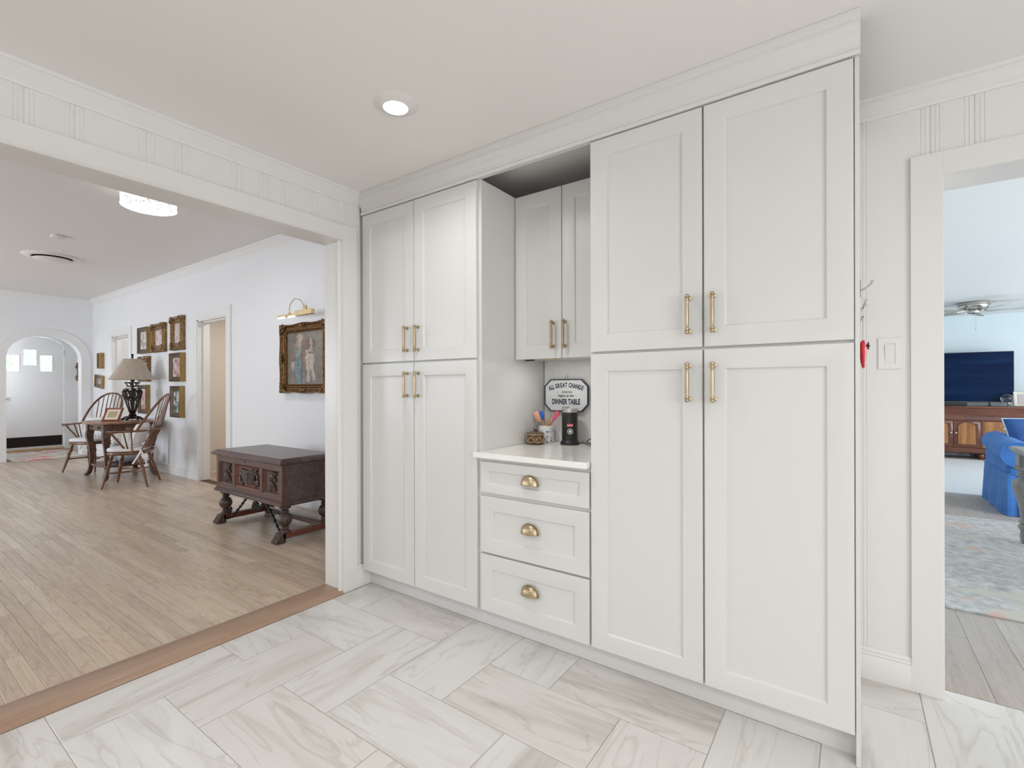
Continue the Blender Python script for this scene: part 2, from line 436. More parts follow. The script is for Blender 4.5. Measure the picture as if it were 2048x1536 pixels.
hf = struct('floor_hall', MB().box(-11.95, -2.60, -3.0, 2.98, -.10, -.0045), mat('sub_floor', (.10, .065, .04), .8), 'hall floor of narrow pale oak strips', 'floor', smooth=False)
_pm = {}
def plank_mesh(key, lx, ly, m):
    if key not in _pm:
        me = bpy.data.meshes.new('plank'); b = MB().box(-lx, lx, -ly, ly, -.004, 0, .0009); me.from_pydata(b.v, [], b.f); me.materials.append(m); _pm[key] = me
    return _pm[key]
def depth_of(x, y): return F.x*x + F.y*y
cand = []
pw = .0594
j0 = int((-2.98-.516)/pw)
for j in range(j0, 60):
    y0 = .516 + j*pw
    if y0 > WH-.02: break
    x = -2.66 + random.uniform(0, .5)
    while x > -11.7:
        ln = random.choice([.35, .5, .6, .75, .9, 1.05, 1.25, 1.5])
        x1 = min(x, -2.66); x0 = max(x-ln, -11.7); x -= ln
        if x1 - x0 < .05: continue
        cx_, cy_ = (x0+x1)/2, y0+pw/2
        d = max(depth_of(cx_, cy_), .3); u = (R0.x*cx_+R0.y*cy_)/d*963
        cand.append(((0 if u < -1080 or y0 < .2 else 1)*(x1-x0)/d**3, x0, x1, y0))
cand.sort(reverse=True)
rest = MB()
for i, (s_, x0, x1, y0) in enumerate(cand):
    y1 = min(y0+pw, WH-.005)
    if i < 296 and s_ > 0:
        lx = (x1-x0)/2-.0006; ly = (y1-y0)/2-.0006
        o = bpy.data.objects.new('plank', plank_mesh(('h', round(lx, 3), round(ly, 4)), lx, ly, OAK)); COL.objects.link(o); o.parent = hf
        o.location = Vector(((x0+x1)/2, (y0+y1)/2, random.uniform(-.0004, .0002))) - org(hf)
    else: rest.box(x0+.0006, x1-.0006, y0+.0006, y1-.0006, -.004, -.0002)
o = build('plank', rest, OAK, hf, False); o['kind'] = 'stuff'
struct('floor_entry', MB().box(-13.6, -11.95, 1.3, 3.1, -.10, -.001), OAK, 'oak floor of the entry behind the arch', 'floor', smooth=False)
lf = struct('floor_living', MB().box(-.8, 5.0, 2.634, 12.0, -.10, -.005), VINYL, 'living room floor of wide greyish planks', 'floor', smooth=False)
pl = .15
for j in range(-4, 16):
    x0 = .461 + j*pl
    if x0 > 2.6: break
    y = 2.637 - random.uniform(0, 1)
    while y < 11.7:
        ln = 1.2; a = max(y, 2.637); b = min(y+ln, 11.69); y += ln
        if b-a < .05: continue
        lx, ly = pl/2-.0006, (b-a)/2-.0006
        o = bpy.data.objects.new('plank', plank_mesh(('l', round(ly, 3)), lx, ly, VINYL)); COL.objects.link(o); o.parent = lf
        o.location = Vector((x0+pl/2, (a+b)/2, 0)) - org(lf)
struct('floor_closet', MB().box(-7.8, -5.6, 2.98, 4.4, -.1, -.001).box(-11.2, -9.2, 2.98, 4.4, -.1, -.001), OAK, 'oak floor of the two rooms behind the hall doors', 'floor', smooth=False)
# threshold strip under the wide opening
t = MB(); t.sweep([(0, 0), (0, .012), (.008, .0175), (.166, .0175), (.1885, .006), (.192, 0)], (-2.702, -.62, 0), (-2.702, 1.787, 0), (1, 0, 0))
struct('trim_1', t, THRESH, 'reddish oak threshold strip between tiles and wood floor', 'threshold')

# ---- ceilings
struct('ceiling', MB().box(XL-.02, 3.0, -3.0, 2.62, KC, KC+.08), P_CEIL, 'kitchen ceiling painted warm off white', 'ceiling', smooth=False)
struct('ceiling_hall', MB().box(-11.8, -2.69, -3.0, 2.98, HC, HC+.08), P_HCEIL, 'hall ceiling painted pale grey', 'ceiling', smooth=False)
struct('ceiling_entry', MB().box(-13.6, -11.9, 1.3, 3.1, 2.42, 2.5), P_HTRIM, 'low white ceiling of the entry behind the arch', 'ceiling', smooth=False)
struct('ceiling_living', MB().box(-.8, 5.0, 2.72, 12.0, LC, LC+.08), P_LCEIL, 'living room ceiling painted pale blue grey', 'ceiling', smooth=False)
struct('ceiling_closet', MB().box(-7.8, -5.6, 2.98, 4.4, 2.45, 2.5).box(-11.2, -9.2, 2.98, 4.4, 2.45, 2.5), P_HTRIM, 'ceiling of the rooms behind the hall doors', 'ceiling', smooth=False)

# ---- walls
OPZ, OPY = 2.137, 1.79
wl = struct('wall_left', wallbox(MB(), 0, -2.69, XL-.012, -3.0, 2.62, 0, HC, [(-.62, OPY, -1, OPZ)]), P_WALL, 'off white wall with the wide cased opening to the hall', 'wall', smooth=False)
def board(mb, e0, e1, z0, z1, fn):
    wd = e1-e0
    hp = [(0, -.0035), (.003, -.0006), (.005, 0), (.013, 0), (.0155, -.0018), (.018, 0), (.026, 0), (.0285, -.0018), (.031, 0)]
    if wd < .08: hp = hp[:3]
    p = hp + [(wd-a, d) for a, d in hp[::-1]]
    n = len(p); v = [fn(e0+a, d, z0) for a, d in p] + [fn(e0+a, d, z1) for a, d in p]
    f = [(i, i+1, n+i+1, n+i) for i in range(n-1)]
    v += [fn(e0, -.012, z0), fn(e1, -.012, z0), fn(e0, -.012, z1), fn(e1, -.012, z1)]
    f += [(0, n, 2*n+2, 2*n), (n-1, 2*n+1, 2*n+3, 2*n-1), tuple(range(n))+(2*n+1, 2*n), tuple(range(n, 2*n))+(2*n+3, 2*n+2)]
    mb.add(v, f); return mb
for a, b in zip([-.62, -.4, -.2, .03, .17, .42, .565, .805, .942, 1.187, 1.32, 1.44, 1.605], [-.4, -.2, .03, .17, .42, .565, .805, .942, 1.187, 1.32, 1.44, 1.605, 1.77]):
    build('panel', board(MB(), a, b, 2.20, KC, lambda u, d, z: (XL+d, u, z)), P_WALL, wl, True, .3)
build('panel', board(MB(), 1.77, 1.93, 0, KC, lambda u, d, z: (XL+d, u, z)), P_WALL, wl, True, .3)
DX0, DX1, DZ = .296, 1.22, 2.085       # doorway to the living room
wb = struct('wall_back', wallbox(MB(), 1, WK+.012, 2.73, XL-.1, 3.0, 0, 2.62, [(DX0, DX1, -1, DZ)]), P_WALL, 'panelled back wall behind the cabinets with the living room doorway', 'wall', smooth=False)
for a, b, z0, z1 in ((.02, .257, 0, KC), (.257, .388, DZ+.03, KC), (.388, .62, DZ+.03, KC), (.62, .75, DZ+.03, KC), (.75, .98, DZ+.03, KC), (.98, 1.26, DZ+.03, KC)):
    build('panel', board(MB(), a, b, z0, z1, lambda u, d, z: (u, WK-d, z)), P_WALL, wb, True, .3)
for a, b in ((-1.565, -1.475), (-1.475, -1.36), (-1.36, -1.19), (-1.19, -1.06), (-1.06, -.946)):
    build('panel', board(MB(), a, b, .90, 1.42, lambda u, d, z: (u, WK-d, z)), P_WALL, wb, True, .3)
struct('wall_front', wallbox(MB(), 1, -3.12, -3.0, -2.7, 3.1, 0, 2.6, [(-.3, 2.3, .8, 2.2)]), P_WALL, 'kitchen wall with the window', 'wall', smooth=False)
struct('wall_right', wallbox(MB(), 0, 3.0, 3.12, -3.1, 2.7, 0, 2.6, [(-1.6, .4, .8, 2.2)]), P_WALL, 'kitchen side wall with a window', 'wall', smooth=False)
D1 = (-7.20, -6.375, 2.16); D2 = (-10.585, -9.775, 2.16)
struct('wall_hall_back', wallbox(MB(), 1, WH, WH+.12, XA-.25, -2.60, 0, HC, [(D1[0], D1[1], -1, D1[2]), (D2[0], D2[1], -1, D2[2])]), P_HALL, 'pale hall wall with the pictures and two door openings', 'wall', smooth=False)
struct('wall_hall_front', wallbox(MB(), 1, -3.12, -3.0, XA-.25, -2.6, 0, HC, [(-10.3, -8.3, .65, 2.35), (-6.2, -4.2, .65, 2.35)]), P_HALL, 'hall wall with two windows', 'wall', smooth=False)
# arch wall
AY0, AY1, AZ, AH = 1.715, 2.69, 1.74, .44
def arch_pts(g=0, n=24):
    c, h = (AY0+AY1)/2, (AY1-AY0)/2+g
    out = []
    for i in range(n+1):
        q = PI - PI*i/n; e = 2/2.25
        out.append((c+h*math.copysign(abs(math.cos(q))**e, math.cos(q)), AZ+(AH+g)*abs(math.sin(q))**e))
    return out
aw = wallbox(MB(), 0, XA-.2, XA, -3.0, AY0, 0, HC); wallbox(aw, 0, XA-.2, XA, AY1, WH+.02, 0, HC)
ap = arch_pts()
for (a, b), (c, d) in zip(ap, ap[1:]):
    aw.prism([(XA, a, b), (XA, c, d), (XA, c, HC), (XA, a, HC)], (-.2, 0, 0))
struct('wall_hall_arch', aw, P_HALL, 'hall end wall with the round arched opening', 'wall', smooth=False)
at = MB(); ao = [(AY0-.13, 0)] + arch_pts(.13) + [(AY1+.13, 0)]; ai = [(AY0, 0)] + ap + [(AY1, 0)]
for k in range(len(ai)-1):
    p = [ai[k], ai[k+1], ao[k+1], ao[k]]
    at.prism([(XA+.016, y, z) for y, z in p], (-.016, 0, 0))
struct('trim_2', at, P_HTRIM, 'flat casing around the arched opening', 'casing')
# entry
DXE = -13.36
ew = wallbox(MB(), 1, 3.0, 3.1, DXE-.2, XA-.2, 0, 2.5); wallbox(ew, 1, 1.3, 1.4, DXE-.2, XA-.2, 0, 2.5, [(-13.0, -12.3, 1.0, 2.2)])
PANES = [(1.955, 2.140, 1.585, 1.90), (2.20, 2.388, 1.705, 2.02), (2.44, 2.622, 1.59, 1.915)]
wallbox(ew, 0, DXE-.2, DXE-.06, 1.3, 3.1, 0, 2.5, [(1.86, 2.80, 0.01, 2.32)])
def door_arch(g, n=18):
    c, h = 2.33, .46+g; out = []
    for i in range(n+1):
        q = PI-PI*i/n; out.append((c+h*math.copysign(abs(math.cos(q))**.78, math.cos(q)), 2.03+(.255+g)*abs(math.sin(q))**.85))
    return out
da = door_arch(.012)
for (a, b), (c, d) in zip(da, da[1:]): ew.prism([(DXE+.004, a, b), (DXE+.004, c, d), (DXE+.004, c, 2.5), (DXE+.004, a, 2.5)], (-.06, 0, 0))
for a, c in ((1.3, da[0][0]), (da[-1][0], 3.1)): ew.box(DXE-.056, DXE+.004, a, c, 0, 2.5)
struct('wall_entry', ew, P_HTRIM, 'white walls of the entry around the front door', 'wall', smooth=False)
# closets / rooms behind hall doors
struct('wall_closet', wallbox(wallbox(wallbox(MB(), 1, 4.3, 4.4, -7.9, -5.5, 0, 2.5), 0, -7.9, -7.8, 2.98, 4.4, 0, 2.5), 0, -5.6, -5.5, 2.98, 4.4, 0, 2.5), P_BEIGE, 'beige walls seen through the nearer hall door', 'wall', smooth=False)
struct('wall_side_room', wallbox(wallbox(wallbox(MB(), 1, 4.3, 4.4, -11.3, -9.1, 0, 2.5), 0, -11.3, -11.2, 2.98, 4.4, 0, 2.5), 0, -9.2, -9.1, 2.98, 4.4, 0, 2.5), P_HTRIM, 'white walls seen through the farther hall door', 'wall', smooth=False)
# living room
struct('wall_living_far', wallbox(MB(), 1, 11.7, 11.8, -.8, 5.1, 0, 2.6), P_LIV, 'pale blue wall behind the television', 'wall', smooth=False)
struct('wall_living_side', wallbox(wallbox(MB(), 0, 5.0, 5.1, 2.7, 11.8, 0, 2.6, [(6.9, 10.3, .45, 2.35), (3.4, 5.8, .45, 2.35)]), 0, -.9, -.8, 2.7, 11.8, 0, 2.6), P_LIV, 'pale blue living room side walls', 'wall', smooth=False)
struct('wall_living_near', wallbox(MB(), 1, 2.73, 2.76, -.8, 5.1, 0, 2.6, [(DX0, DX1, -1, DZ)]), P_LIV, 'pale blue living room face of the kitchen wall', 'wall', smooth=False)

# ---- windows out of view (simple sashes in the openings that give the daylight)
def window(n, axis, p, u0, u1, z0, z1):
    b = MB(); k = .05
    def bx(a, c, e, g):
        if axis == 0: b.box(p-.03, p+.03, a, c, e, g)
        else: b.box(a, c, p-.03, p+.03, e, g)
    bx(u0, u0+k, z0, z1); bx(u1-k, u1, z0, z1); bx(u0, u1, z0, z0+k); bx(u0, u1, z1-k, z1); um = (u0+u1)/2; bx(um-.02, um+.02, z0, z1); bx(u0, u1, (z0+z1)/2-.02, (z0+z1)/2+.02)
    struct('window_%d' % n, b, P_TRIM, 'white window sash', 'window', smooth=False)
window(1, 1, -3.07, -.3, 2.3, .8, 2.2); window(2, 0, 3.07, -1.6, .4, .8, 2.2)
window(3, 1, -3.07, -10.3, -8.3, .65, 2.35); window(4, 1, -3.07, -6.2, -4.2, .65, 2.35)
window(5, 0, 5.06, 6.9, 10.3, .45, 2.35); window(6, 0, 5.06, 3.4, 5.8, .45, 2.35)

# ---- casings, jambs, crowns, baseboards
t = MB()   # wide opening: jamb lining + casing kitchen side
t.box(-2.70, -2.520, OPY-.001, OPY+.012, .0, OPZ); t.box(-2.70, -2.520, -.632, -.619, 0, OPZ); t.box(-2.70, -2.520, -.632, OPY+.012, OPZ-.001, OPZ+.012)
t.box(-2.545, -2.513, OPY, OPY+.098, 0, OPZ+.095, .0006); t.box(-2.545, -2.513, -.72, -.62, 0, OPZ+.095, .0006)
t.box(-2.545, -2.513, -.62, OPY, OPZ, OPZ+.095, .0006)
t.box(-2.516, -2.509, -.62, OPY+.006, OPZ+.006, OPZ+.013, .001)
struct('trim_3', t, P_TRIM, 'flat white casing and jambs of the wide opening', 'casing')
t = MB(); cw = .092
t.box(DX0-cw-.008, DX0, WK-.016, WK+.02, 0, DZ+.092, .0006); t.box(DX1, DX1+cw, WK-.016, WK+.02, 0, DZ+.092, .0006); t.box(DX0, DX1, WK-.016, WK+.02, DZ, DZ+.092, .0006)
t.box(DX0-.012, DX0+.002, WK-.012, 2.765, 0, DZ); t.box(DX1-.002, DX1+.012, WK-.012, 2.765, 0, DZ); t.box(DX0-.012, DX1+.012, WK-.012, 2.765, DZ-.002, DZ+.012)
struct('trim_4', t, P_TRIM, 'white casing of the living room doorway', 'casing')
for n, D in ((5, D1), (6, D2)):
    t = MB(); k = .115
    t.box(D[0]-k, D[0], WH-.018, WH+.01, 0, D[2]+k, .0006); t.box(D[1], D[1]+k, WH-.018, WH+.01, 0, D[2]+k, .0006); t.box(D[0], D[1], WH-.018, WH+.01, D[2], D[2]+k, .0006)
    t.box(D[0]-.001, D[0]+.02, WH-.01, WH+.13, 0, D[2]); t.box(D[1]-.02, D[1]+.001, WH-.01, WH+.13, 0, D[2]); t.box(D[0], D[1], WH-.01, WH+.13, D[2]-.02, D[2]+.001)
    t.box(D[0]+.02, D[0]+.035, WH+.05, WH+.13, 0, D[2]-.02); t.box(D[0]+.02, D[1]-.02, WH+.05, WH+.13, D[2]-.035, D[2]-.02)
    struct('trim_%d' % n, t, P_HTRIM, 'white casing of the %s hall door' % ('nearer' if n == 5 else 'farther'), 'casing')
CROWN = [(0, -.075), (.006, -.075), (.009, -.066), (.009, -.060), (.014, -.056), (.022, -.044), (.034, -.030), (.042, -.022), (.042, -.016), (.050, -.012), (.052, -.004), (.052, 0), (0, 0)]
def crown(n, a, b, out, k, m, label):
    struct('trim_%d' % n, MB().sweep([(p*k, q*k) for p, q in CROWN], a, b, out), m, label, 'crown moulding')
crown(7, (XL, -3, KC), (XL, 1.93, KC), (1, 0, 0), 1.0, P_TRIM, 'white crown moulding above the wide opening')
crown(8, (.02, WK, KC), (3, WK, KC), (0, -1, 0), 1.0, P_TRIM, 'white crown moulding above the living room doorway')
crown(9, (XA, WH, HC), (-2.7, WH, HC), (0, -1, 0), 1.25, P_HTRIM, 'white crown moulding along the hall picture wall')
crown(10, (XA, -3, HC), (XA, WH, HC), (1, 0, 0), 1.25, P_HTRIM, 'white crown moulding above the arch')
BASE = [(0, 0), (.016, 0), (.016, .095), (.012, .100), (.014, .108), (.010, .114), (.012, .122), (.006, .132), (0, .134)]
def base(side, a, b, out, m, label, k=1):
    struct('baseboard_'+side, MB().sweep([(p, q*k) for p, q in BASE], a, b, out), m, label, 'baseboard')
base('right', (.02, WK, 0), (DX0-cw-.008, WK, 0), (0, -1, 0), P_TRIM, 'white moulded baseboard beside the living room doorway')
base('left', (XL, OPY+.098, 0), (XL, 1.998, 0), (1, 0, 0), P_TRIM, 'short white baseboard beside the pantry toe kick')
base('hall', (D1[1]+.115, WH, 0), (-2.7, WH, 0), (0, -1, 0), P_HTRIM, 'white baseboard behind the carved chest')
base('hall_middle', (D2[1]+.115, WH, 0), (D1[0]-.115, WH, 0), (0, -1, 0), P_HTRIM, 'white baseboard behind the chairs and table')
base('hall_far', (XA, WH, 0), (D2[0]-.115, WH, 0), (0, -1, 0), P_HTRIM, 'white baseboard in the hall corner by the arch')
base('living', (-.8, 11.7, 0), (5, 11.7, 0), (0, -1, 0), P_HTRIM, 'white baseboard behind the console')

# ---- front door
dr = MB(); wallbox(dr, 0, DXE-.045, DXE, 1.87, 2.79, .015, 2.031, [(a, b, c, d) for a, b, c, d in PANES])
da = door_arch(0)
for (a, b), (c, d) in zip(da, da[1:]): dr.prism([(DXE, a, 2.031), (DXE, c, 2.031), (DXE, c, d), (DXE, a, b)], (-.045, 0, 0))
d1 = struct('door_1', dr, P_HTRIM, 'white front door with three small stepped panes', 'door', smooth=False)
for a, b, c, d in PANES:
    p = MB().box(DXE-.028, DXE-.022, a, b, c, d); build('pane', p, PANE, d1, False)
    q = MB(); k = .012
    q.box(DXE, DXE+.006, a-k, a, c-k, d+k); q.box(DXE, DXE+.006, b, b+k, c-k, d+k); q.box(DXE, DXE+.006, a, b, c-k, c); q.box(DXE, DXE+.006, a, b, d, d+k)
    build('pane_frame', q, P_HTRIM, d1, False)
build('kick_plate', MB().box(DXE, DXE+.004, 1.90, 2.765, .085, .285, .001), mat('dark_bronze', (.018, .012, .010), .3, .6), d1)['label'] = 'dark bronze kick plate'
build('sill', MB().box(DXE-.04, DXE+.05, 1.87, 2.79, 0, .05, .006), BRASS2, d1)['label'] = 'brass door sill'
for z in (.35, 1.21, 1.92): build('hinge', MB().lathe([(.010, 0), (.010, .11)], 8, (DXE+.008, 2.797, z)).box(DXE, DXE+.004, 2.74, 2.79, z, z+.11), P_HTRIM, d1)
h = MB(); h.M = Matrix.Translation((DXE, 1.945, 1.05)) @ Matrix.Rotation(PI/2, 4, 'Y'); h.lathe([(.026, 0), (.026, .006), (.010, .010), (.010, .035), (.024, .045), (.028, .06), (.018, .072), (0, .074)], 14)
build('knob', h, BRASS2, d1)
g = MB(); rr = random.Random(3)
for i in range(900):
    c = Vector((-16+rr.gauss(0, .5), 2.3+rr.gauss(0, 1.2), 1.7+rr.gauss(0, .8))); a = Vector((rr.gauss(0, 1), rr.gauss(0, 1), rr.gauss(0, 1))).normalized()*.09; b = a.orthogonal().normalized()*.05
    g.add([c-a, c+b, c+a, c-b], [(0, 1, 2, 3)])
tag(build('garden_foliage', g, LEAF, None, False), 'blurred green leaves outside the front door panes', 'foliage', None, 'stuff')
tag(build('porch_post', MB().box(-14.6, -14.5, 2.42, 2.52, 0, 2.6, .01), P_HTRIM), 'pale porch post seen through the middle door pane', 'post')
# inner door leaf standing ajar in the farther opening
dm = Matrix.Translation((D2[0]+.03, WH+.10, 0)) @ Matrix.Rotation(math.radians(62), 4, 'Z')
b = MB(); b.M = dm; b.rect(0, .76, .01, 2.12, 0, [(0, -.035), (0, 0), (.11, 0), (.12, -.01)])
d2 = struct('door_2', b, P_HTRIM, 'white inner door standing ajar in the farther opening', 'door')
for z in (1.55, 1.85):
    b = MB().box(D2[1]-.034, D2[1]-.02, WH+.06, WH+.12, z, z+.16, .003); build('hinge', b, IRON, d2)

# ================================================================= CABINETS
DY, FY = 1.926, 1.946                 # door face, cabinet face
DT = DY + .0                          # front of doors
SHK = [(0, -.019), (0, -.002), (.002, 0), (.073, 0), (.0745, -.0012), (.0785, -.009)]
def shaker(x0, x1, z0, z1, y, stile=.073):
    k = stile-.073
    return MB().rect(x0, x1, z0, z1, y, [(a+(k if a > .01 else 0), d) for a, d in SHK])
def pull(x, zc, y, ln=.128):
    b = MB(); h = ln/2
    b.M = Matrix.Translation((x, y-.030, zc))
    pr = [(0, -h-.0135), (.006, -h-.012), (.0085, -h-.008), (.0085, -h-.002), (.0062, 0-h), (.0085, -h+.003), (.0085, -h+.009), (.0066, -h+.012), (.0074, -h*.6), (.0084, 0)]
    pr += [(r, -z) for r, z in pr[-2::-1]]
    b.lathe(pr, 14)
    for s in (-h, h):
        b.M = Matrix.Translation((x, y, zc+s)) @ Matrix.Rotation(PI/2, 4, 'X')
        b.lathe([(.0095, 0), (.0095, .003), (.0045, .006), (.0045, .03)], 12)
    return b
def cup(x, z, y):
    b = MB(); a, h, d = .047, .045, .026
    def fn(u, v):
        al = PI*u; be = PI/2*v
        return (x-a*math.cos(al), y-.002-d*math.sin(al)**.8*math.sin(be), z+h*math.sin(al)**.85*math.cos(be)-.016)
    b.grid(fn, 22, 9)
    def fn2(u, v):
        al = PI*u; be = PI/2*v; k = .93
        return (x-a*k*math.cos(al), y-.001-d*k*math.sin(al)**.8*math.sin(be), z+h*k*math.sin(al)**.85*math.cos(be)-.016)
    b.grid(fn2, 22, 9)
    b.tube([(x-a*math.cos(PI*i/16), y-.002-d*math.sin(PI*i/16)**.8, z-.016) for i in range(17)], .0016, 6)
    b.tube([(x-(a+.003)*math.cos(PI*i/16), y-.0015, z-.016+(h+.003)*math.sin(PI*i/16)**.85) for i in range(17)], .002, 6)
    return b
def pantry(name, x0, x1, doors, label, zsplit=1.392, toe=True, extra=None):
    t = thing(name, ((x0+x1)/2, 2.25, 0), label, 'cabinet')
    b = MB().box(x0, x1, FY, WK-.002, .10, 2.322)
    build('carcass', b, P_CAB, t, False)
    build('toe_kick', MB().box(x0, x1, 1.992, 2.01, 0, .101), P_CAB, t, False)
    for d0, d1, side in doors:
        for z0, z1, hz in ((1.398, 2.318, 1.524), (.105, 1.388, 1.262)):
            o = build('door', shaker(d0, d1, z0, z1, DT), P_CAB, t)
            hx = d1-.049 if side > 0 else d0+.036
            build('handle', pull(hx, hz, DT), BRASS, o)['label'] = 'brushed brass bar handle'
    return t
c1 = pantry('pantry_cabinet', -2.512, -1.566, [(-2.508, -2.052, 1), (-2.047, -1.586, -1)], 'tall white four door pantry cabinet beside the wide hall opening')
c2 = pantry('pantry_cabinet', -.944, .008, [(-.938, -.469, 1), (-.462, .005, -1)], 'tall white four door pantry cabinet beside the light switch wall')
build('side_panel', MB().box(.008, .021, FY-.012, WK-.002, 0, 2.322, .001), P_CAB, c2)
# drawer base
db = thing('drawer_cabinet', (-1.255, 2.25, 0), 'low white cabinet with three drawers under the worktop niche', 'cabinet')
build('carcass', MB().box(-1.5655, -.9445, FY, WK-.002, .10, .8845), P_CAB, db, False)
build('toe_kick', MB().box(-1.5655, -.9445, 1.992, 2.01, 0, .101), P_CAB, db, False)
for z0, z1, hz, st in ((.708, .866, .787, .045), (.404, .690, .556, .07), (.105, .394, .262, .07)):
    o = build('drawer', shaker(-1.562, -.948, z0, z1, DT, st), P_CAB, db)
    build('cup_pull', cup(-1.258, hz+.005, DT), BRASS, o)['label'] = 'brass cup pull'
tag(build('worktop', MB().box(-1.5645, -.9455, 1.895, WK-.008, .8855, .9145, .004).box(-1.588, -1.5645, 1.895, 1.924, .8855, .9145, .004), QUARTZ), 'glossy white quartz worktop in the niche above the drawers', 'worktop')
# wall cabinet
wc = thing('wall_cabinet', (-1.255, 2.4, 1.4), 'white two door wall cabinet hung in the niche over the worktop', 'cabinet')
build('carcass', MB().box(-1.5655, -.9445, 2.266, WK-.002, 1.405, 2.322), P_CAB, wc, False)
for a, b_, hx in ((-1.562, -1.263, -1.310), (-1.259, -.948, -1.238)):
    o = build('door', shaker(a, b_, 1.400, 2.318, 2.245), P_CAB, wc)
    build('handle', pull(hx, 1.527, 2.245), BRASS, o)['label'] = 'brushed brass bar handle'
build('brass_disc', MB().lathe([(.027, 0), (.03, .002), (.03, .008), (.027, .0095)], 20, (-1.352, 2.30, 1.3955)), BRASS2, wc)['label'] = 'brass disc under the cabinet'  # plain brass disc, gives no light itself
build('light_strip', MB().box(-1.556, -1.50, 2.335, 2.352, 1.397, 1.405, .002), BLACKR, wc)['label'] = 'black strip under the cabinet'
area('niche_fill_light', (-1.352, 2.30, 1.394), (0, 0, 0), .04, .04, .45, WARM, PI, 'DISK')  # added weak lamp below the disc, lifts the niche
# crown over the cabinets
t = MB(); pr = [(0, 2.322), (.006, 2.322), (.010, 2.328), (.010, 2.336), (.004, 2.342), (.004, 2.350), (.008, 2.366), (.016, 2.384), (.027, 2.398), (.030, 2.410), (.030, 2.416), (.036, 2.420), (.040, 2.434), (.040, KC-.001), (-.02, KC-.001), (-.02, 2.322)]
t.sweep(pr, (-2.512, DY, 0), (.024, DY, 0), (0, -1, 0))
struct('trim_11', t, P_CAB, 'white crown moulding along the top of the cabinets', 'crown moulding')

# recessed light
LX, LY = -1.585, 1.39
rl = thing('recessed_light', (LX, LY, KC), 'round recessed ceiling downlight glowing over the tile floor', 'ceiling light')
build('trim_ring', MB().lathe([(.050, -.012), (.052, -.016), (.060, -.014), (.080, -.006), (.090, -.003), (.094, -.001), (.094, 0)], 48, (LX, LY, KC), cap=False), PLASTIC, rl)
build('lens', MB().lathe([(0, -.0135), (.050, -.013), (.051, -.012)], 40, (LX, LY, KC), cap=False), LITE, rl)['label'] = 'glowing white lens'
for x, y in ((LX, LY), (.55, 1.0), (-1.4, -.6), (.6, -.8), (2.0, .6), (2.0, -1.2)):
    area('downlight', (x, y, KC-.018), (0, 0, 0), .098, .098, {LX: 4.6, .55: 3, -1.4: 14, .6: 9}.get(x, 6 if y > 0 else 12), WARM, math.radians(150), 'DISK')

# light switch
sw = thing('light_switch', (.129, WK, 1.382), 'white rocker light switch on the wall beside the doorway', 'switch')
build('plate', MB().rect(.088, .170, 1.316, 1.448, WK, [(0, 0), (0, .004), (.003, .007), (.023, .007), (.0235, .004)]), PLASTIC, sw)
rk = MB(); rk.add([(.1125, WK-.006, 1.350), (.1455, WK-.006, 1.350), (.1455, WK-.009, 1.382), (.1125, WK-.009, 1.382), (.1455, WK-.0125, 1.414), (.1125, WK-.0125, 1.414), (.1125, WK-.003, 1.350), (.1455, WK-.003, 1.350), (.1455, WK-.003, 1.414), (.1125, WK-.003, 1.414)],
    [(0, 1, 2, 3), (3, 2, 4, 5), (0, 6, 7, 1), (5, 4, 8, 9), (0, 3, 5, 9, 6), (1, 7, 8, 4, 2)])
build('rocker', rk, PLASTIC, sw, False)
for z in (1.329, 1.435):
    s = MB(); s.M = Matrix.Translation((.129, WK-.007, z)) @ Matrix.Rotation(PI/2, 4, 'X'); s.lathe([(.003, 0), (.003, .001), (0, .0012)], 10); build('screw', s, PLASTIC, sw)

# coat hooks on the end panel
def prong(b, y, z0, tipx, tipz, dy=0):
    b.tube([(.024, y, z0), (.032, y+dy*.3, z0+.002), (.024+(tipx-.024)*.6, y+dy*.6, z0+(tipz-z0)*.35), (tipx-.004, y+dy*.9, z0+(tipz-z0)*.65), (tipx, y+dy, tipz-.004), (tipx-.001, y+dy, tipz)], [.0028, .0028, .0028, .0035, .005, .003], 10)
def hook(y, z, prongs, label):
    t = thing('coat_hook', (.021, y, z), label, 'hook', 'coat hooks on the cabinet end panel')
    build('back_plate', MB().box(.021, .025, y-.012, y+.012, z-.03, z+.03, .002), CHROME, t)
    for i, (tx, tz, dy) in enumerate(prongs):
        b = MB(); prong(b, y, z-.004-i*.012, tx, tz, dy); build('prong', b, CHROME, t)
hook(2.08, 1.585, [(.058, 1.612, 0)], 'long chrome coat hook on the cabinet end, highest of the three')
hook(2.36, 1.555, [(.047, 1.590, .0), (.045, 1.572, .01)], 'chrome coat hook with two prongs on the cabinet end panel')
hook(2.26, 1.50, [(.0345, 1.512, 0)], 'small chrome coat hook holding the red beaded ornament')
orn = thing('hanging_ornament', (.033, 2.26, 1.30), 'red beaded drop ornament with black bow hanging on cabinet end', 'ornament')
b = MB(); prf = [(0, 0), (.010, .004), (.020, .025), (.029, .055), (.032, .08), (.026, .098), (.012, .107), (0, .109)]
b.lathe(prf, 20, (.0335, 2.26, 1.312), sx=.38, sy=1); build('body', b, REDB, orn)
b = MB()
for k in range(26):
    a = 2*PI*k/26; r_, z_ = .031, .0
    zz = .055+.05*math.sin(a); rr_ = np.interp(zz, [p[1] for p in prf], [p[0] for p in prf])
    yy = math.copysign(rr_, math.cos(a))
    b.ball((.0335+.006, 2.26+yy*.9, 1.312+zz), .0028, 6, 4)
build('bead_edge', b, mat('pink_beads', (.75, .35, .38), .3), orn)['label'] = 'pale pink bead edge'
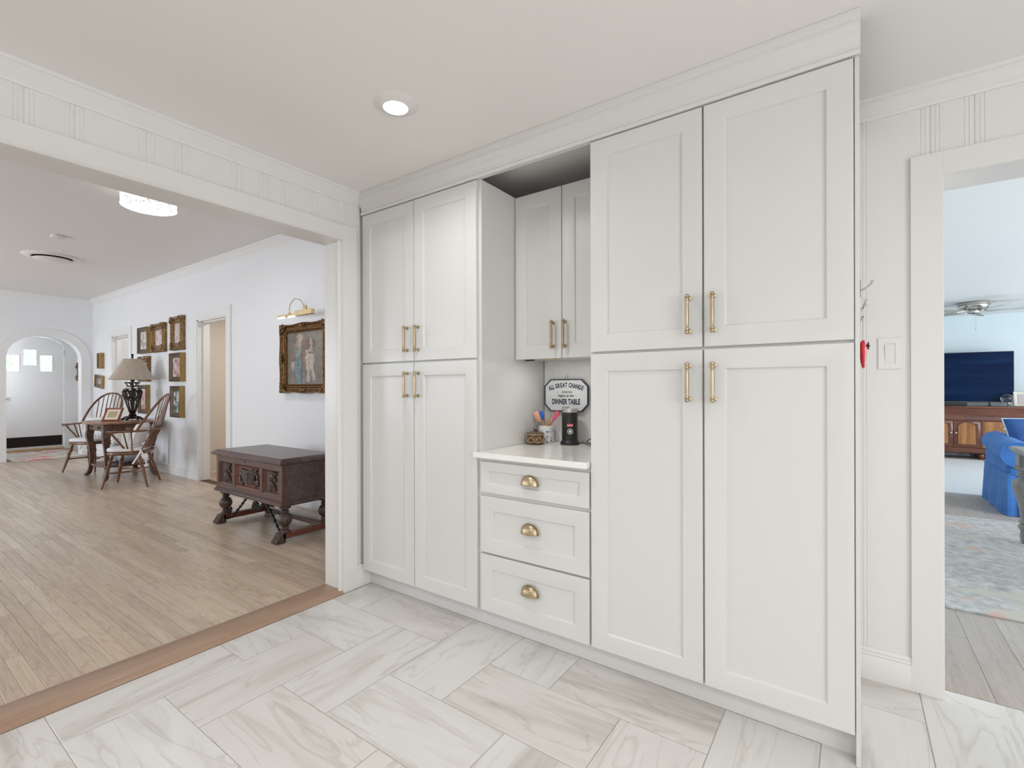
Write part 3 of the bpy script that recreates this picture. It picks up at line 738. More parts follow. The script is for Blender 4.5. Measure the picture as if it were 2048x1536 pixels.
b = MB(); b.ball((.046, 2.262, 1.398), (.004, .008, .006)); b.ball((.050, 2.255, 1.404), (.003, .004, .009)); b.ball((.050, 2.255, 1.391), (.003, .004, .008)); b.ball((.053, 2.258, 1.398), .003)
build('bow', b, BLACK, orn)['label'] = 'small black bow'
b = MB().tube([(.0335, 2.26, 1.420), (.034, 2.26, 1.46), (.0345, 2.26, 1.505)], .0008, 6); build('cord', b, BEECH, orn)

# ================================================================= NICHE OBJECTS
CT = .9147
# sugar bowl
bx_, by_ = -1.503, 2.362
sb = thing('lidded_bowl', (bx_, by_, CT), 'small brown glazed lidded bowl with cream hearts on the worktop', 'bowl')
bp = [(.036, 0), (.046, .004), (.0535, .018), (.0545, .032), (.051, .046), (.047, .055), (.046, .060), (.042, .060), (.042, .052)]
build('body', MB().lathe(bp, 40, (bx_, by_, CT)), BROWNG, sb)
build('lid', MB().lathe([(.050, .058), (.0525, .061), (.051, .065), (.040, .070), (.022, .076), (.010, .078), (.009, .082), (.013, .085), (.017, .088), (.014, .092), (0, .0935)], 36, (bx_, by_, CT)), noisy('brown_lid_glaze', (.07, .04, .025), (.20, .13, .09), 60, .25), sb)
b = MB(); hz = [p[1] for p in bp[:6]]; hr = [p[0] for p in bp[:6]]
for k in range(7):
    a0 = 2*PI*k/7 - .62
    pts = []
    for i in range(28):
        q = 2*PI*i/28
        u = 16*math.sin(q)**3/16; v = -(13*math.cos(q)-5*math.cos(2*q)-2*math.cos(3*q)-math.cos(4*q))/16
        z = .027 + v*.020; r = np.interp(z, hz, hr)+.0006; a = a0+u*.36
        pts.append((bx_+r*math.cos(a), by_+r*math.sin(a), CT+z))
    b.tube(pts, .0011, 5, True)
for z in (.0575,): b.tube([(bx_+.0508*math.cos(2*PI*i/36), by_+.0508*math.sin(2*PI*i/36), CT+z) for i in range(36)], .0016, 6, True)
build('heart_line', b, CREAM, sb)['label'] = 'cream heart outlines'
# utensil jar
jx, jy = -1.506, 2.488
ju = thing('utensil_jar', (jx, jy, CT), 'white stoneware jar with blue pattern holding the spatulas', 'jar')
build('body', MB().lathe([(.044, 0), (.048, .003), (.049, .02), (.049, .078), (.047, .084)], 36, (jx, jy, CT)), JARP, ju)
build('rim', MB().lathe([(.047, .083), (.0455, .088), (.046, .097), (.0445, .100), (.042, .098), (.042, .086), (.042, .02), (0, .018)], 36, (jx, jy, CT), cap=False), CERAM, ju)
def spatula(base_, tip, hw, hl, th, mh, ms, label, round_=.3, name='spatula'):
    base_ = Vector(base_); tip = Vector(tip); d = (tip-base_).normalized(); ln = (tip-base_).length
    side = Vector((.82, .57, 0)); side = (side-d*side.dot(d)).normalized(); nrm = d.cross(side)
    mx = Matrix((side, nrm, d)).transposed().to_4x4(); mx.translation = base_
    t = thing(name, tuple(base_), label, 'spatula', 'kitchen tools in the jar')
    b = MB(); b.M = mx; b.tube([(0, 0, 0), (0, 0, ln-hl+.012)], .0042, 10); build('handle', b, ms, t)
    b = MB(); b.M = mx; n = 20; pts = []
    for i in range(n):
        q = 2*PI*i/n; e = round_
        cx_ = math.copysign(abs(math.cos(q))**e, math.cos(q)); sz = math.copysign(abs(math.sin(q))**e, math.sin(q))
        pts.append((cx_*hw*(.86+.14*sz), 0, ln-hl/2+sz*hl/2))
    ring = lambda k, y: [(p[0]*k, y, (p[2]-(ln-hl/2))*k+ln-hl/2) for p in pts]
    R_ = [ring(.86, -th/2), ring(1, -th*.25), ring(1, th*.25), ring(.86, th/2)]
    v = sum(R_, []); f = [tuple(range(n))[::-1], tuple(range(3*n, 4*n))]
    for k in range(3): f += [(k*n+i, k*n+(i+1) % n, (k+1)*n+(i+1) % n, (k+1)*n+i) for i in range(n)]
    b.add(v, f); build('head', b, mh, t)
spatula((-1.500, 2.497, CT+.024), (-1.545, 2.425, 1.098), .019, .068, .010, CORAL, BEECH, 'coral speckled spatula leaning to the left in the jar', .45)
spatula((-1.505, 2.49, CT+.024), (-1.527, 2.462, 1.101), .0125, .055, .009, BLUES, BEECH, 'blue silicone spatula standing in the jar', .3)
spatula((-1.520, 2.475, CT+.024), (-1.437, 2.512, 1.100), .019, .062, .012, PINKS, PINKS, 'pink oval silicone spatula leaning to the right in the jar', .85)
spatula((-1.510, 2.48, CT+.024), (-1.478, 2.470, 1.060), .014, .05, .006, BEECH, BEECH, 'short square wooden spatula between blue and pink ones', .2)
b = MB().tube([(-1.500, 2.48, CT+.022), (-1.478, 2.478, 1.03), (-1.464, 2.476, 1.078)], .0018, 8)
tag(build('stirring_stick', b, mat('dark_red_lacquer', (.16, .02, .015), .4)), 'thin dark red stick in front of the wooden spatula', 'stick', 'kitchen tools in the jar')
# milk frother
fx, fy = -1.332, 2.462
fr = thing('milk_frother', (fx, fy, CT), 'black cylindrical milk frother with steel rim on the worktop', 'frother')
build('base', MB().lathe([(.054, 0), (.0555, .004), (.054, .012), (.049, .020), (.046, .024)], 40, (fx, fy, CT)), BLACK, fr)
build('body', MB().lathe([(.0445, .024), (.0455, .028), (.0455, .183), (.044, .186)], 48, (fx, fy, CT)), BLACK, fr)
build('rim', MB().lathe([(.0448, .185), (.0455, .188), (.0455, .204), (.0435, .206), (.042, .200)], 40, (fx, fy, CT)), STEEL, fr)['label'] = 'brushed steel rim'
va = math.atan2(-fy, -fx)     # towards the viewer
def onbody(da, z, r=.0458): return (fx+r*math.cos(va+da), fy+r*math.sin(va+da), CT+z)
b = MB(); b.grid(lambda u, v: onbody(.05+(u-.5)*.72*1, .105+v*.017, .0462), 10, 2); build('badge', b, RED, fr)['label'] = 'red maker badge'
b = MB(); 
for i in range(32): pass
b.tube([(onbody(.05+.0145/.0458*math.cos(2*PI*i/32), .078+.0145*math.sin(2*PI*i/32), .0464)) for i in range(32)], .0016, 6, True)
b.grid(lambda u, v: onbody(.05+v*.0075/.0458*math.cos(2*PI*u), .078+v*.0075*math.sin(2*PI*u), .0466), 20, 2)
build('button', b, WHITE, fr)['label'] = 'white ring button'
def text_mesh(body, size, xs=1.0, bold=0, shear=0, align='CENTER'):
    cu = bpy.data.curves.new('lettering', 'FONT'); cu.body = body; cu.size = size; cu.align_x = align; cu.align_y = 'CENTER'; cu.offset = bold; cu.shear = shear; cu.resolution_u = 3
    ob = bpy.data.objects.new('lettering', cu); COL.objects.link(ob); dg = bpy.context.evaluated_depsgraph_get(); dg.update()
    me = bpy.data.meshes.new_from_object(ob.evaluated_get(dg)); COL.objects.unlink(ob); bpy.data.objects.remove(ob)
    v = [(p.co.x*xs, p.co.y) for p in me.vertices]; f = [tuple(p.vertices) for p in me.polygons]
    bpy.data.meshes.remove(me); return v, f
b = MB(); v, f = text_mesh('bodum', .0125, .95, .0003); b.add([onbody(.05+x/.0466, .1135+y, .0467) for x, y in v], f); build('lettering', b, WHITE, fr, False)['label'] = 'white lettering on red badge'
# cord
b = MB(); b.tube([(fx+.045, fy+.015, CT+.006), (fx+.075, fy+.02, CT+.010), (fx+.11, fy+.0, CT+.006), (fx+.15, fy-.012, CT+.004), (fx+.165, fy+.02, CT+.004), (fx+.14, fy+.05, CT+.005), (fx+.10, fy+.045, CT+.012), (fx+.085, fy+.05, CT+.02), (fx+.13, fy+.06, CT+.05), (fx+.155, fy+.07, CT+.10), (fx+.128, fy+.072, CT+.16), (fx+.125, fy+.075, CT+.20), (fx+.15, fy+.078, CT+.245)], .0028, 8)
def smooth_path(pts, k=6):
    P = [Vector(p) for p in pts]; out = []
    for i in range(len(P)-1):
        p0, p1, p2, p3 = P[max(i-1, 0)], P[i], P[i+1], P[min(i+2, len(P)-1)]
        for j in range(k):
            t = j/k; out.append(.5*((2*p1)+(p2-p0)*t+(2*p0-5*p1+4*p2-p3)*t*t+(3*p1-p0-3*p2+p3)*t**3))
    out.append(P[-1]); return out
b = MB(); b.tube(smooth_path([(fx+.050, fy+.012, CT+.006), (fx+.075, fy+.02, CT+.012), (fx+.11, fy+.0, CT+.006), (fx+.15, fy-.012, CT+.004), (fx+.165, fy+.02, CT+.004), (fx+.14, fy+.045, CT+.005), (fx+.10, fy+.04, CT+.010), (fx+.085, fy+.05, CT+.02), (fx+.13, fy+.065, CT+.05), (fx+.150, fy+.075, CT+.10), (fx+.122, fy+.078, CT+.16), (fx+.122, fy+.08, CT+.20), (fx+.15, fy+.083, CT+.245)]), .0026, 8)
build('power_cord', b, BLACKR, fr)
# sign
sg = thing('wall_sign', (-1.396, 2.548, 1.105), 'white octagonal sign with navy border hung on the niche wall', 'sign')
def octa(x0, x1, z0, z1, c, y): return [(x0+c, y, z0), (x1-c, y, z0), (x1, y, z0+c), (x1, y, z1-c), (x1-c, y, z1), (x0+c, y, z1), (x0, y, z1-c), (x0, y, z0+c)]
sx0, sx1, sz0, sz1 = -1.548, -1.252, 1.098, 1.293
b = MB(); o1 = octa(sx0, sx1, sz0, sz1, .042, 2.548); o2 = octa(sx0, sx1, sz0, sz1, .042, 2.538); o3 = octa(sx0+.0065, sx1-.0065, sz0+.0065, sz1-.0065, .0395, 2.537); o4 = octa(sx0+.0065, sx1-.0065, sz0+.0065, sz1-.0065, .0395, 2.540)
v = o1+o2+o3+o4; b.add(v, [tuple(range(8))]+[(k*8+i, k*8+(i+1) % 8, k*8+8+(i+1) % 8, k*8+8+i) for k in range(3) for i in range(8)])
build('border', b, NAVY, sg, False)
b = MB(); b.add(octa(sx0+.006, sx1-.006, sz0+.006, sz1-.006, .0395, 2.5395), [tuple(range(8))]); build('face', b, SIGNW, sg, False)
scx = (sx0+sx1)/2; b = MB()
def flat_text(s_, size, zc, xs, bold=0, shear=0, xo=0):
    v, f = text_mesh(s_, size, xs, bold, shear); b.add([(scx+xo+x, 2.5390, zc+y) for x, y in v], f)
def arc_text(s_, size, zc, xs, wid, sag, bold):
    n = len(s_)
    ws = [.55 if ch == ' ' else (.62 if ch == 'L' else 1.0) for ch in s_]; tot = sum(ws); acc = 0
    for ch, w_ in zip(s_, ws):
        t_ = (acc+w_/2)/tot; acc += w_
        if ch == ' ': continue
        x = (t_-.5)*wid; q = x/(wid/2); z = zc - sag*q*q; an = -2*sag*q/(wid/2)
        v, f = text_mesh(ch, size, xs, bold); ca, sa = math.cos(math.atan(an)), math.sin(math.atan(an))
        b.add([(scx+x+px*ca-py*sa, 2.5390, z+px*sa+py*ca) for px, py in v], f)
arc_text('ALL GREAT CHANGE', .037, 1.256, .62, .236, .022, .0016)
flat_text('in', .015, 1.2155, .9, 0, .3, -.058); flat_text('America', .0215, 1.2160, .95, .0003, .45, .004)
flat_text('begins at the', .0205, 1.1935, 1.02, .0005)
flat_text('DINNER TABLE', .0440, 1.156, .64, .0018)
flat_text('Ronald Reagan', .0085, 1.1245, .95, .0003)
build('lettering', b, NAVY, sg, False)['label'] = 'navy lettering'
b = MB().tube([(scx-.014, 2.544, sz1-.002), (scx, 2.552, sz1+.028), (scx+.014, 2.544, sz1-.002)], .0009, 6); build('hanger', b, IRON, sg)

#PART2
# ================================================================= HALL OBJECTS
# ceiling fittings
dx, dy_ = -4.83, 1.55
dl = thing('ceiling_light', (dx, dy_, HC), 'round pressed glass flush ceiling light glowing in the hall', 'ceiling light')
build('canopy', MB().lathe([(.17, -.025), (.18, -.02), (.18, 0)], 40, (dx, dy_, HC), cap=False), PLASTIC, dl)
b = MB(); n = 64
b.lathe([(0, -.150), (.12, -.149), (.178, -.142), (.190, -.128), (.193, -.06), (.190, -.02)], n, (dx, dy_, HC), cap=False)
build('glass_drum', b, DRUM, dl)['label'] = 'glowing pressed glass drum'
b = MB().tube([(dx+.191*math.cos(2*PI*i/48), dy_+.191*math.sin(2*PI*i/48), HC-.135) for i in range(48)], .005, 6, True); build('glass_rim', b, DRUM, dl)
area('hall_lamp_light', (dx, dy_, HC-.156), (0, 0, 0), .30, .30, 8, (.95, .97, 1), PI, 'DISK')
vx, vy = -8.2, 1.61
av = thing('air_vent', (vx, vy, HC), 'round white ceiling air diffuser with a dark gap in the hall', 'vent')
build('outer_ring', MB().lathe([(.19, -.012), (.205, -.022), (.275, -.010), (.285, 0)], 48, (vx, vy, HC), cap=False), PLASTIC, av)
build('throat', MB().lathe([(0, -.003), (.20, -.003), (.20, -.014)], 40, (vx, vy, HC), cap=False), DARK, av)['label'] = 'dark gap'
build('dish', MB().lathe([(0, -.060), (.10, -.058), (.165, -.048), (.185, -.036), (.17, -.038), (0, -.05)], 44, (vx, vy, HC)), PLASTIC, av)
tag(build('smoke_detector', MB().lathe([(.052, -.030), (.058, -.026), (.060, -.010), (.05, -.006), (.05, 0)], 28, (-7.02, 1.42, HC)), PLASTIC), 'small white smoke detector on the hall ceiling', 'smoke detector')

# ---- vertex coloured flat pictures
def picture(name, x0, x1, z0, z1, y, nx, nz, fn, m, parent):
    vs = []; cs = []
    for j in range(nz+1):
        for i in range(nx+1):
            u, v = i/nx, j/nz; vs.append((x0+(x1-x0)*u, y, z0+(z1-z0)*v)); cs.append(fn(u, v))
    b = MB(); b.add(vs, [(j*(nx+1)+i, j*(nx+1)+i+1, (j+1)*(nx+1)+i+1, (j+1)*(nx+1)+i) for j in range(nz) for i in range(nx)])
    o = build(name, b, m, parent, False)
    at_ = o.data.color_attributes.new('Col', 'FLOAT_COLOR', 'POINT')
    at_.data.foreach_set('color', np.array([(*c, 1) for c in cs], dtype=np.float32).ravel()); return o
_rg = np.random.RandomState(5); _ng = [_rg.rand(34, 34) for _ in range(6)]
def vn(u, v, s, k=0):
    x, y = (u*s) % 33, (v*s) % 33; i, j = int(x), int(y); fx_, fy_ = x-i, y-j; g = _ng[k]
    fx_ = fx_*fx_*(3-2*fx_); fy_ = fy_*fy_*(3-2*fy_)
    return (g[j, i]*(1-fx_)+g[j, i+1]*fx_)*(1-fy_)+(g[j+1, i]*(1-fx_)+g[j+1, i+1]*fx_)*fy_
def lerp(a, b_, t): return tuple(p+(q-p)*t for p, q in zip(a, b_))
def ell(u, v, cx, cy, rx, ry, soft=.35):
    d = math.hypot((u-cx)/rx, (v-cy)/ry); return min(1, max(0, (1-d)/soft+.5))
def limb(u, v, p, q, w0, w1, soft=.4):
    ax, ay = p; bx2, by2 = q; dx2, dy2 = bx2-ax, by2-ay; t = min(1, max(0, ((u-ax)*dx2+(v-ay)*dy2)/(dx2*dx2+dy2*dy2)))
    d = math.hypot(u-ax-dx2*t, (v-ay-dy2*t)*.85); w_ = w0+(w1-w0)*t; return min(1, max(0, (1-d/w_)/soft+.5))
def dog_picture(u, v):
    n = .6*vn(u, v, 7)+.4*vn(u, v, 22, 1); n2 = vn(u, v, 30, 2)
    c = lerp((.085, .065, .045), (.22, .18, .14), n); c = lerp(c, (.30, .27, .23), .55*ell(u, v, .85, .9, .35, .3, .9)); c = lerp(c, (.13, .085, .05), .6*ell(u, v, .2, .55, .3, .35, .9))
    wob = (vn(u, v, 16, 3)-.5)*.06; wo2 = (vn(u, v, 12, 5)-.5)*.025; u2, v2 = u+wob, v+wo2
    blue = lerp((.06, .11, .14), (.20, .29, .33), n2)
    c = lerp(c, blue, .9*ell(u2, v2, .33, .28, .115, .42, .25)); c = lerp(c, (.03, .05, .08), .8*limb(u2, v2, (.40, .72), (.42, .02), .025, .03))
    c = lerp(c, (.34, .32, .27), .75*ell(u2, v2, .31, .70, .10, .16)); c = lerp(c, (.12, .13, .05), .7*ell(u2, v2, .26, .66, .05, .08))
    c = lerp(c, (.46, .30, .24), .85*ell(u2, v2, .36, .78, .06, .07)); c = lerp(c, (.52, .40, .30), .8*ell(u2, v2, .37, .89, .085, .075)); c = lerp(c, (.60, .50, .42), .6*ell(u2, v2, .38, .85, .04, .06))
    c = lerp(c, (.50, .43, .36), .8*ell(u2, v2, .17, .36, .05, .09))
    w_ = lerp((.40, .33, .27), (.62, .55, .48), n2)
    c = lerp(c, (.26, .11, .055), .85*ell(u2, v2, .50, .46, .07, .17)); c = lerp(c, w_, .95*ell(u2, v2, .635, .48, .125, .22, .25))
    c = lerp(c, w_, .95*limb(u2, v2, (.56, .36), (.61, .07), .045, .028)); c = lerp(c, w_, .9*limb(u2, v2, (.69, .36), (.755, .10), .042, .026))
    c = lerp(c, (.17, .075, .035), .9*ell(u2, v2, .60, .76, .08, .11)); c = lerp(c, (.12, .055, .03), .9*ell(u2, v2, .735, .74, .05, .10)); c = lerp(c, w_, .85*ell(u2, v2, .665, .74, .03, .12)); c = lerp(c, w_, .8*ell(u2, v2, .675, .66, .06, .045))
    c = lerp(c, (.05, .05, .05), .8*ell(u2, v2, .66, .595, .09, .022)); c = lerp(c, (.02, .015, .015), .9*ell(u2, v2, .69, .655, .02, .015))
    c = lerp(c, lerp((.10, .08, .06), (.26, .22, .17), n),   .10+.14*n2); k = .74+.42*vn(u, v, 33, 4); return tuple(min(1, x*k) for x in c)
# ---- large ornate painting
PW = WH
pt = thing('framed_painting', (-4.73, PW, 1.18), 'large painting of a hound and a blue dressed figure in ornate gold frame', 'painting')
FX0, FX1, FZ0, FZ1 = -5.052, -4.200, 1.185, 1.924
PY = PW-.075
b = MB(); prof = [(a*.65, d) for a, d in [(0, .0), (0, .05), (.012, .070), (.035, .058), (.060, .042), (.090, .036), (.105, .050), (.118, .052), (.125, .040), (.138, .046), (.148, .040), (.152, .026)]]
NS = 24; v = []; f = []
ring = []
for side in range(4):
    for i in range(NS): ring.append((side, i/NS))
def frame_pt(side, t, ins, d):
    wob = .014*(math.cos(4*PI*t)-1)*.5*(1 if .0 < t < 1 else 0)
    k = ins - wob*max(0, 1-ins/.06)
    x0, x1, z0, z1 = FX0+k, FX1-k, FZ0+k, FZ1-k
    if side == 0: return (FX0+ins+(FX1-FX0-2*ins)*t, PW-d, z0)
    if side == 1: return (x1, PW-d, FZ0+ins+(FZ1-FZ0-2*ins)*t)
    if side == 2: return (FX1-ins-(FX1-FX0-2*ins)*t, PW-d, z1)
    return (x0, PW-d, FZ1-ins-(FZ1-FZ0-2*ins)*t)
for ins, d in prof: v += [frame_pt(s_, t_, ins, d) for s_, t_ in ring]
m_ = len(ring)
for k in range(len(prof)-1): f += [(k*m_+i, k*m_+(i+1) % m_, (k+1)*m_+(i+1) % m_, (k+1)*m_+i) for i in range(m_)]
b.add(v, f); build('frame', b, GOLD, pt, True, .5)
picture('canvas', FX0+.0965, FX1-.0965, FZ0+.0965, FZ1-.0965, PW-.028, 84, 72, dog_picture, ART, pt)
def scroll(b, cx, cz, y, r, turns, a0, sgn, rad):
    pts = []; n = int(14*turns)
    for i in range(n+1):
        t = i/n; q = a0+sgn*2*PI*turns*t; rr_ = r*(1-.85*t); pts.append((cx+rr_*math.cos(q), y, cz+rr_*math.sin(q)))
    b.tube(pts, [rad*(1-.5*i/n) for i in range(n+1)], 6)
for cx, cz, sx_, sz_ in ((FX0, FZ0, 1, 1), (FX1, FZ0, -1, 1), (FX1, FZ1, -1, -1), (FX0, FZ1, 1, -1)):
    b = MB(); y = PW-.060
    b.ball((cx+sx_*.035, y, cz+sz_*.035), (.025, .018, .025), 10, 6)
    for px, pz, r_, a0, sg in ((.03, .10, .028, 0, 1), (.10, .03, .028, PI/2, -1), (.085, .095, .022, 1, 1), (.035, .03, .02, 2, -1), (.03, .15, .018, 3, 1), (.15, .03, .018, 4, -1)):
        scroll(b, cx+sx_*px*.72, cz+sz_*pz*.72, y-.004, r_*.75, 1.25, a0, sg*sx_*sz_, .007)
    for q in range(5):
        a = PI/4+(q-2)*.42; c_ = (cx+sx_*(.035+.045*math.cos(a)), y+.004, cz+sz_*(.035+.045*math.sin(a))); b.ball(c_, (.012, .010, .012), 7, 5)
    build('corner_ornament', b, GOLD, pt)
for cx, cz, hz_ in (((FX0+FX1)/2, FZ0+.035, 1), ((FX0+FX1)/2, FZ1-.035, 1), (FX0+.035, (FZ0+FZ1)/2, 0), (FX1-.035, (FZ0+FZ1)/2, 0)):
    b = MB(); b.ball((cx, PW-.062, cz), (.022, .016, .022), 9, 6)
    for s_ in (-1, 1):
        scroll(b, cx+(.035*s_ if hz_ else 0), cz+(0 if hz_ else .035*s_), PW-.060, .018, 1.2, 0 if s_ > 0 else PI, s_, .007)
    build('side_ornament', b, GOLD, pt)
# picture light
plt_ = thing('picture_light', (-4.60, WH, 2.07), 'brass picture light with arched arm above the hound painting', 'picture light')
ly, lz = 2.70, 1.975
build('bar', MB().box(-4.90, -4.56, ly-.012, ly+.014, lz, lz+.022, .003), BRASS2, plt_)
build('battery_box', MB().box(-4.56, -4.27, ly-.02, ly+.024, lz-.012, lz+.040, .004), BRASS2, plt_)
for x0, x1 in ((-4.895, -4.78), (-4.70, -4.58)):
    b = MB(); b.M = Matrix.Translation((x0, ly, lz-.006)) @ Matrix.Rotation(PI/2, 4, 'Y'); b.lathe([(.009, 0), (.009, x1-x0)], 10); build('lamp_tube', b, TUBE, plt_)['label'] = 'lit white tube'
build('mount', MB().box(-4.69, -4.63, WH-.014, WH, 2.03, 2.10, .003), BRASS2, plt_)
b = MB(); b.tube(smooth_path([(-4.66, WH-.010, 2.06), (-4.655, WH-.022, 2.11), (-4.66, WH-.06, 2.155), (-4.67, ly+.05, 2.155), (-4.68, ly+.012, 2.10), (-4.685, ly, 2.04), (-4.685, ly, lz+.02)], 8), .0045, 8); build('arm', b, BRASS2, plt_)
b = MB().lathe([(.012, 0), (.012, .02), (.007, .026), (.006, .04)], 12, (-4.685, ly, lz+.02)); build('joint', b, BRASS2, plt_)

# ---- small frames on the hall wall
def photo_fn(seed, base, acc, acc2):
    def fn(u, v):
        n = vn(u+seed*.37, v+seed*.11, 5, seed % 6); n2 = vn(u+seed*.7, v, 11, (seed+2) % 6)
        c = lerp(base, acc, min(1, max(0, (n-.35)*2.2))); return lerp(c, acc2, min(1, max(0, (n2-.55)*2.5)))
    return fn
PALE = (.62, .58, .56); PNK = (.52, .27, .26); GRY = (.30, .29, .30); GRN = (.07, .12, .06); TAN = (.40, .30, .22)
def small_frame(x0, x1, z0, z1, d, style, fn, label, tilt=0):
    t = thing('framed_picture', ((x0+x1)/2, WH, (z0+z1)/2), label, 'picture frame', 'small pictures on the hall wall')
    W_, H_ = x1-x0, z1-z0; b = MB()
    if style == 'box':       # deep shadow box, plain gilt sides, beaded face
        k = .045
        prof = [(0, 0), (0, d), (.014, d+.004), (.018, d-.004), (k, d-.016), (k+.022, d-.020), (k+.024, d-.026)]
        b.rect(x0, x1, z0, z1, WH-.001, prof[:2], back=True, front=False); build('gilt_side', b, GOLD2, t, False)['label'] = 'plain gilt outer side'
        b = MB(); b.rect(x0, x1, z0, z1, WH-.001, prof[1:], back=False, front=False); build('moulding', b, GOLDD, t, True, .3)
        b = MB(); n = 22
        for i in range(n):
            z = z0+.01+(H_-.02)*i/(n-1)
            b.ball((x0+.009, WH-d-.004, z), (.009, .006, .008), 6, 4); b.ball((x1-.009, WH-d-.004, z), (.009, .006, .008), 6, 4)
        build('bead_edge', b, GOLD2, t)['kind'] = 'stuff'
        ins = k+.022; py = WH-d+.022
    else:                    # carved gold frame with corner blocks
        prof = [(0, 0), (0, d*.6), (.018, d), (.040, d*.9), (.050, d*.62), (.075, d*.70), (.088, d*.74), (.094, d*.55), (.108, d*.5)]
        prof = [(a*.95, c_) for a, c_ in prof]
        b.rect(x0, x1, z0, z1, WH-.001, prof, back=True, front=False); build('moulding', b, GOLDC, t, True, .4)
        for sx_, sz_ in ((x0, z0), (x1, z0), (x0, z1), (x1, z1)):
            b = MB(); dxs = 1 if sx_ == x0 else -1; dzs = 1 if sz_ == z0 else -1
            b.box(sx_-dxs*.008, sx_+dxs*.055, WH-d-.006, WH-.004, sz_-dzs*.0, sz_+dzs*.045, .008)
            scroll(b, sx_+dxs*.075, sz_+dzs*.03, WH-d-.004, .028, 1.2, 0, dxs*dzs, .009); scroll(b, sx_+dxs*.03, sz_+dzs*.075, WH-d-.004, .028, 1.2, 1.5, -dxs*dzs, .009)
            build('corner_block', b, GOLDC, t)
        ins = .100; py = WH-d*.48
    picture('picture', x0+ins, x1-ins, z0+ins, z1-ins, py, 22, 26, fn, PHOTO, t)
    if tilt: t.rotation_euler = (0, tilt, 0)
    return t
small_frame(-9.26, -8.845, 1.788, 2.195, .052, 'box', photo_fn(1, PALE, GRY, (.7, .68, .66)), 'beaded shadow box frame with pale sketch, farthest of the top row of three')
small_frame(-8.705, -8.235, 1.783, 2.215, .055, 'carved', photo_fn(2, PALE, PNK, (.66, .5, .48)), 'carved gold frame with pink sketch, middle of the top row of three')
small_frame(-7.995, -7.60, 1.784, 2.262, .055, 'carved', photo_fn(3, (.52, .45, .42), PALE, PNK), 'tall carved gold frame, nearest the door in the top row of three')
small_frame(-9.24, -8.85, 1.348, 1.742, .055, 'carved', photo_fn(4, PALE, TAN, GRY), 'carved gold frame half hidden behind the lampshade')
small_frame(-7.995, -7.60, 1.338, 1.742, .060, 'box', photo_fn(5, PALE, (.30, .16, .13), PNK), 'beaded shadow box frame with pink portrait, below the tall carved frame')
small_frame(-9.225, -8.89, .85, 1.297, .055, 'box', photo_fn(6, PALE, PNK, (.45, .15, .16)), 'beaded shadow box frame with pink figure, low beside the lamp base')
small_frame(-7.965, -7.625, .833, 1.275, .060, 'box', photo_fn(7, (.62, .64, .68), GRN, (.12, .14, .2)), 'beaded shadow box frame with green and white picture, above chair back')
small_frame(-11.24, -11.05, 1.605, 1.885, .055, 'box', photo_fn(8, TAN, GOLD and (.2, .12, .05), PALE), 'small gold frame by the arch, upper of the two')
small_frame(-11.45, -11.04, 1.255, 1.485, .04, 'box', photo_fn(9, GRY, PALE, TAN), 'small grey frame by the arch hung askew, lower of the two', .10)
# gilt ornament in the entry
ge = thing('gilt_wall_ornament', (-13.17, 3.0, 1.42), 'narrow gilt scrolled wall ornament just inside the arch', 'wall ornament')
b = MB(); z0_, z1_ = 1.42, 1.76; zc_ = (z0_+z1_)/2
for i in range(9):
    z = z0_+(z1_-z0_)*i/8; hw = .045+.055*abs(z-zc_)/(.17)
    b.box(-13.17-hw, -13.17+hw, 2.965, 2.998, z-.022, z+.022, .008)
for s_ in (-1, 1):
    for dz in (-.11, .11): scroll(b, -13.17+s_*.05, zc_+dz, 2.96, .04, 1.3, 0, s_, .012)
build('scrollwork', b, GOLD, ge)

# ---- carved chest
CX0, CX1, CY0, CY1 = -4.845, -3.675, 2.035, 2.555
ch = thing('carved_chest', ((CX0+CX1)/2, (CY0+CY1)/2, 0), 'dark carved wooden chest on turned legs against the hall wall', 'chest')
b = MB(); B0, B1, CF, CB = CX0+.03, CX1-.02, CY0+.03, CY1-.015
b.box(B0, B1, CF+.03, CB, .315, .632)
b.box(B0-.018, B1+.018, CF-.018, CB+.01, .296, .325, .008); b.box(B0-.008, B1+.008, CF-.008, CB+.005, .322, .334, .004)
build('body', b, WALNUT, ch)
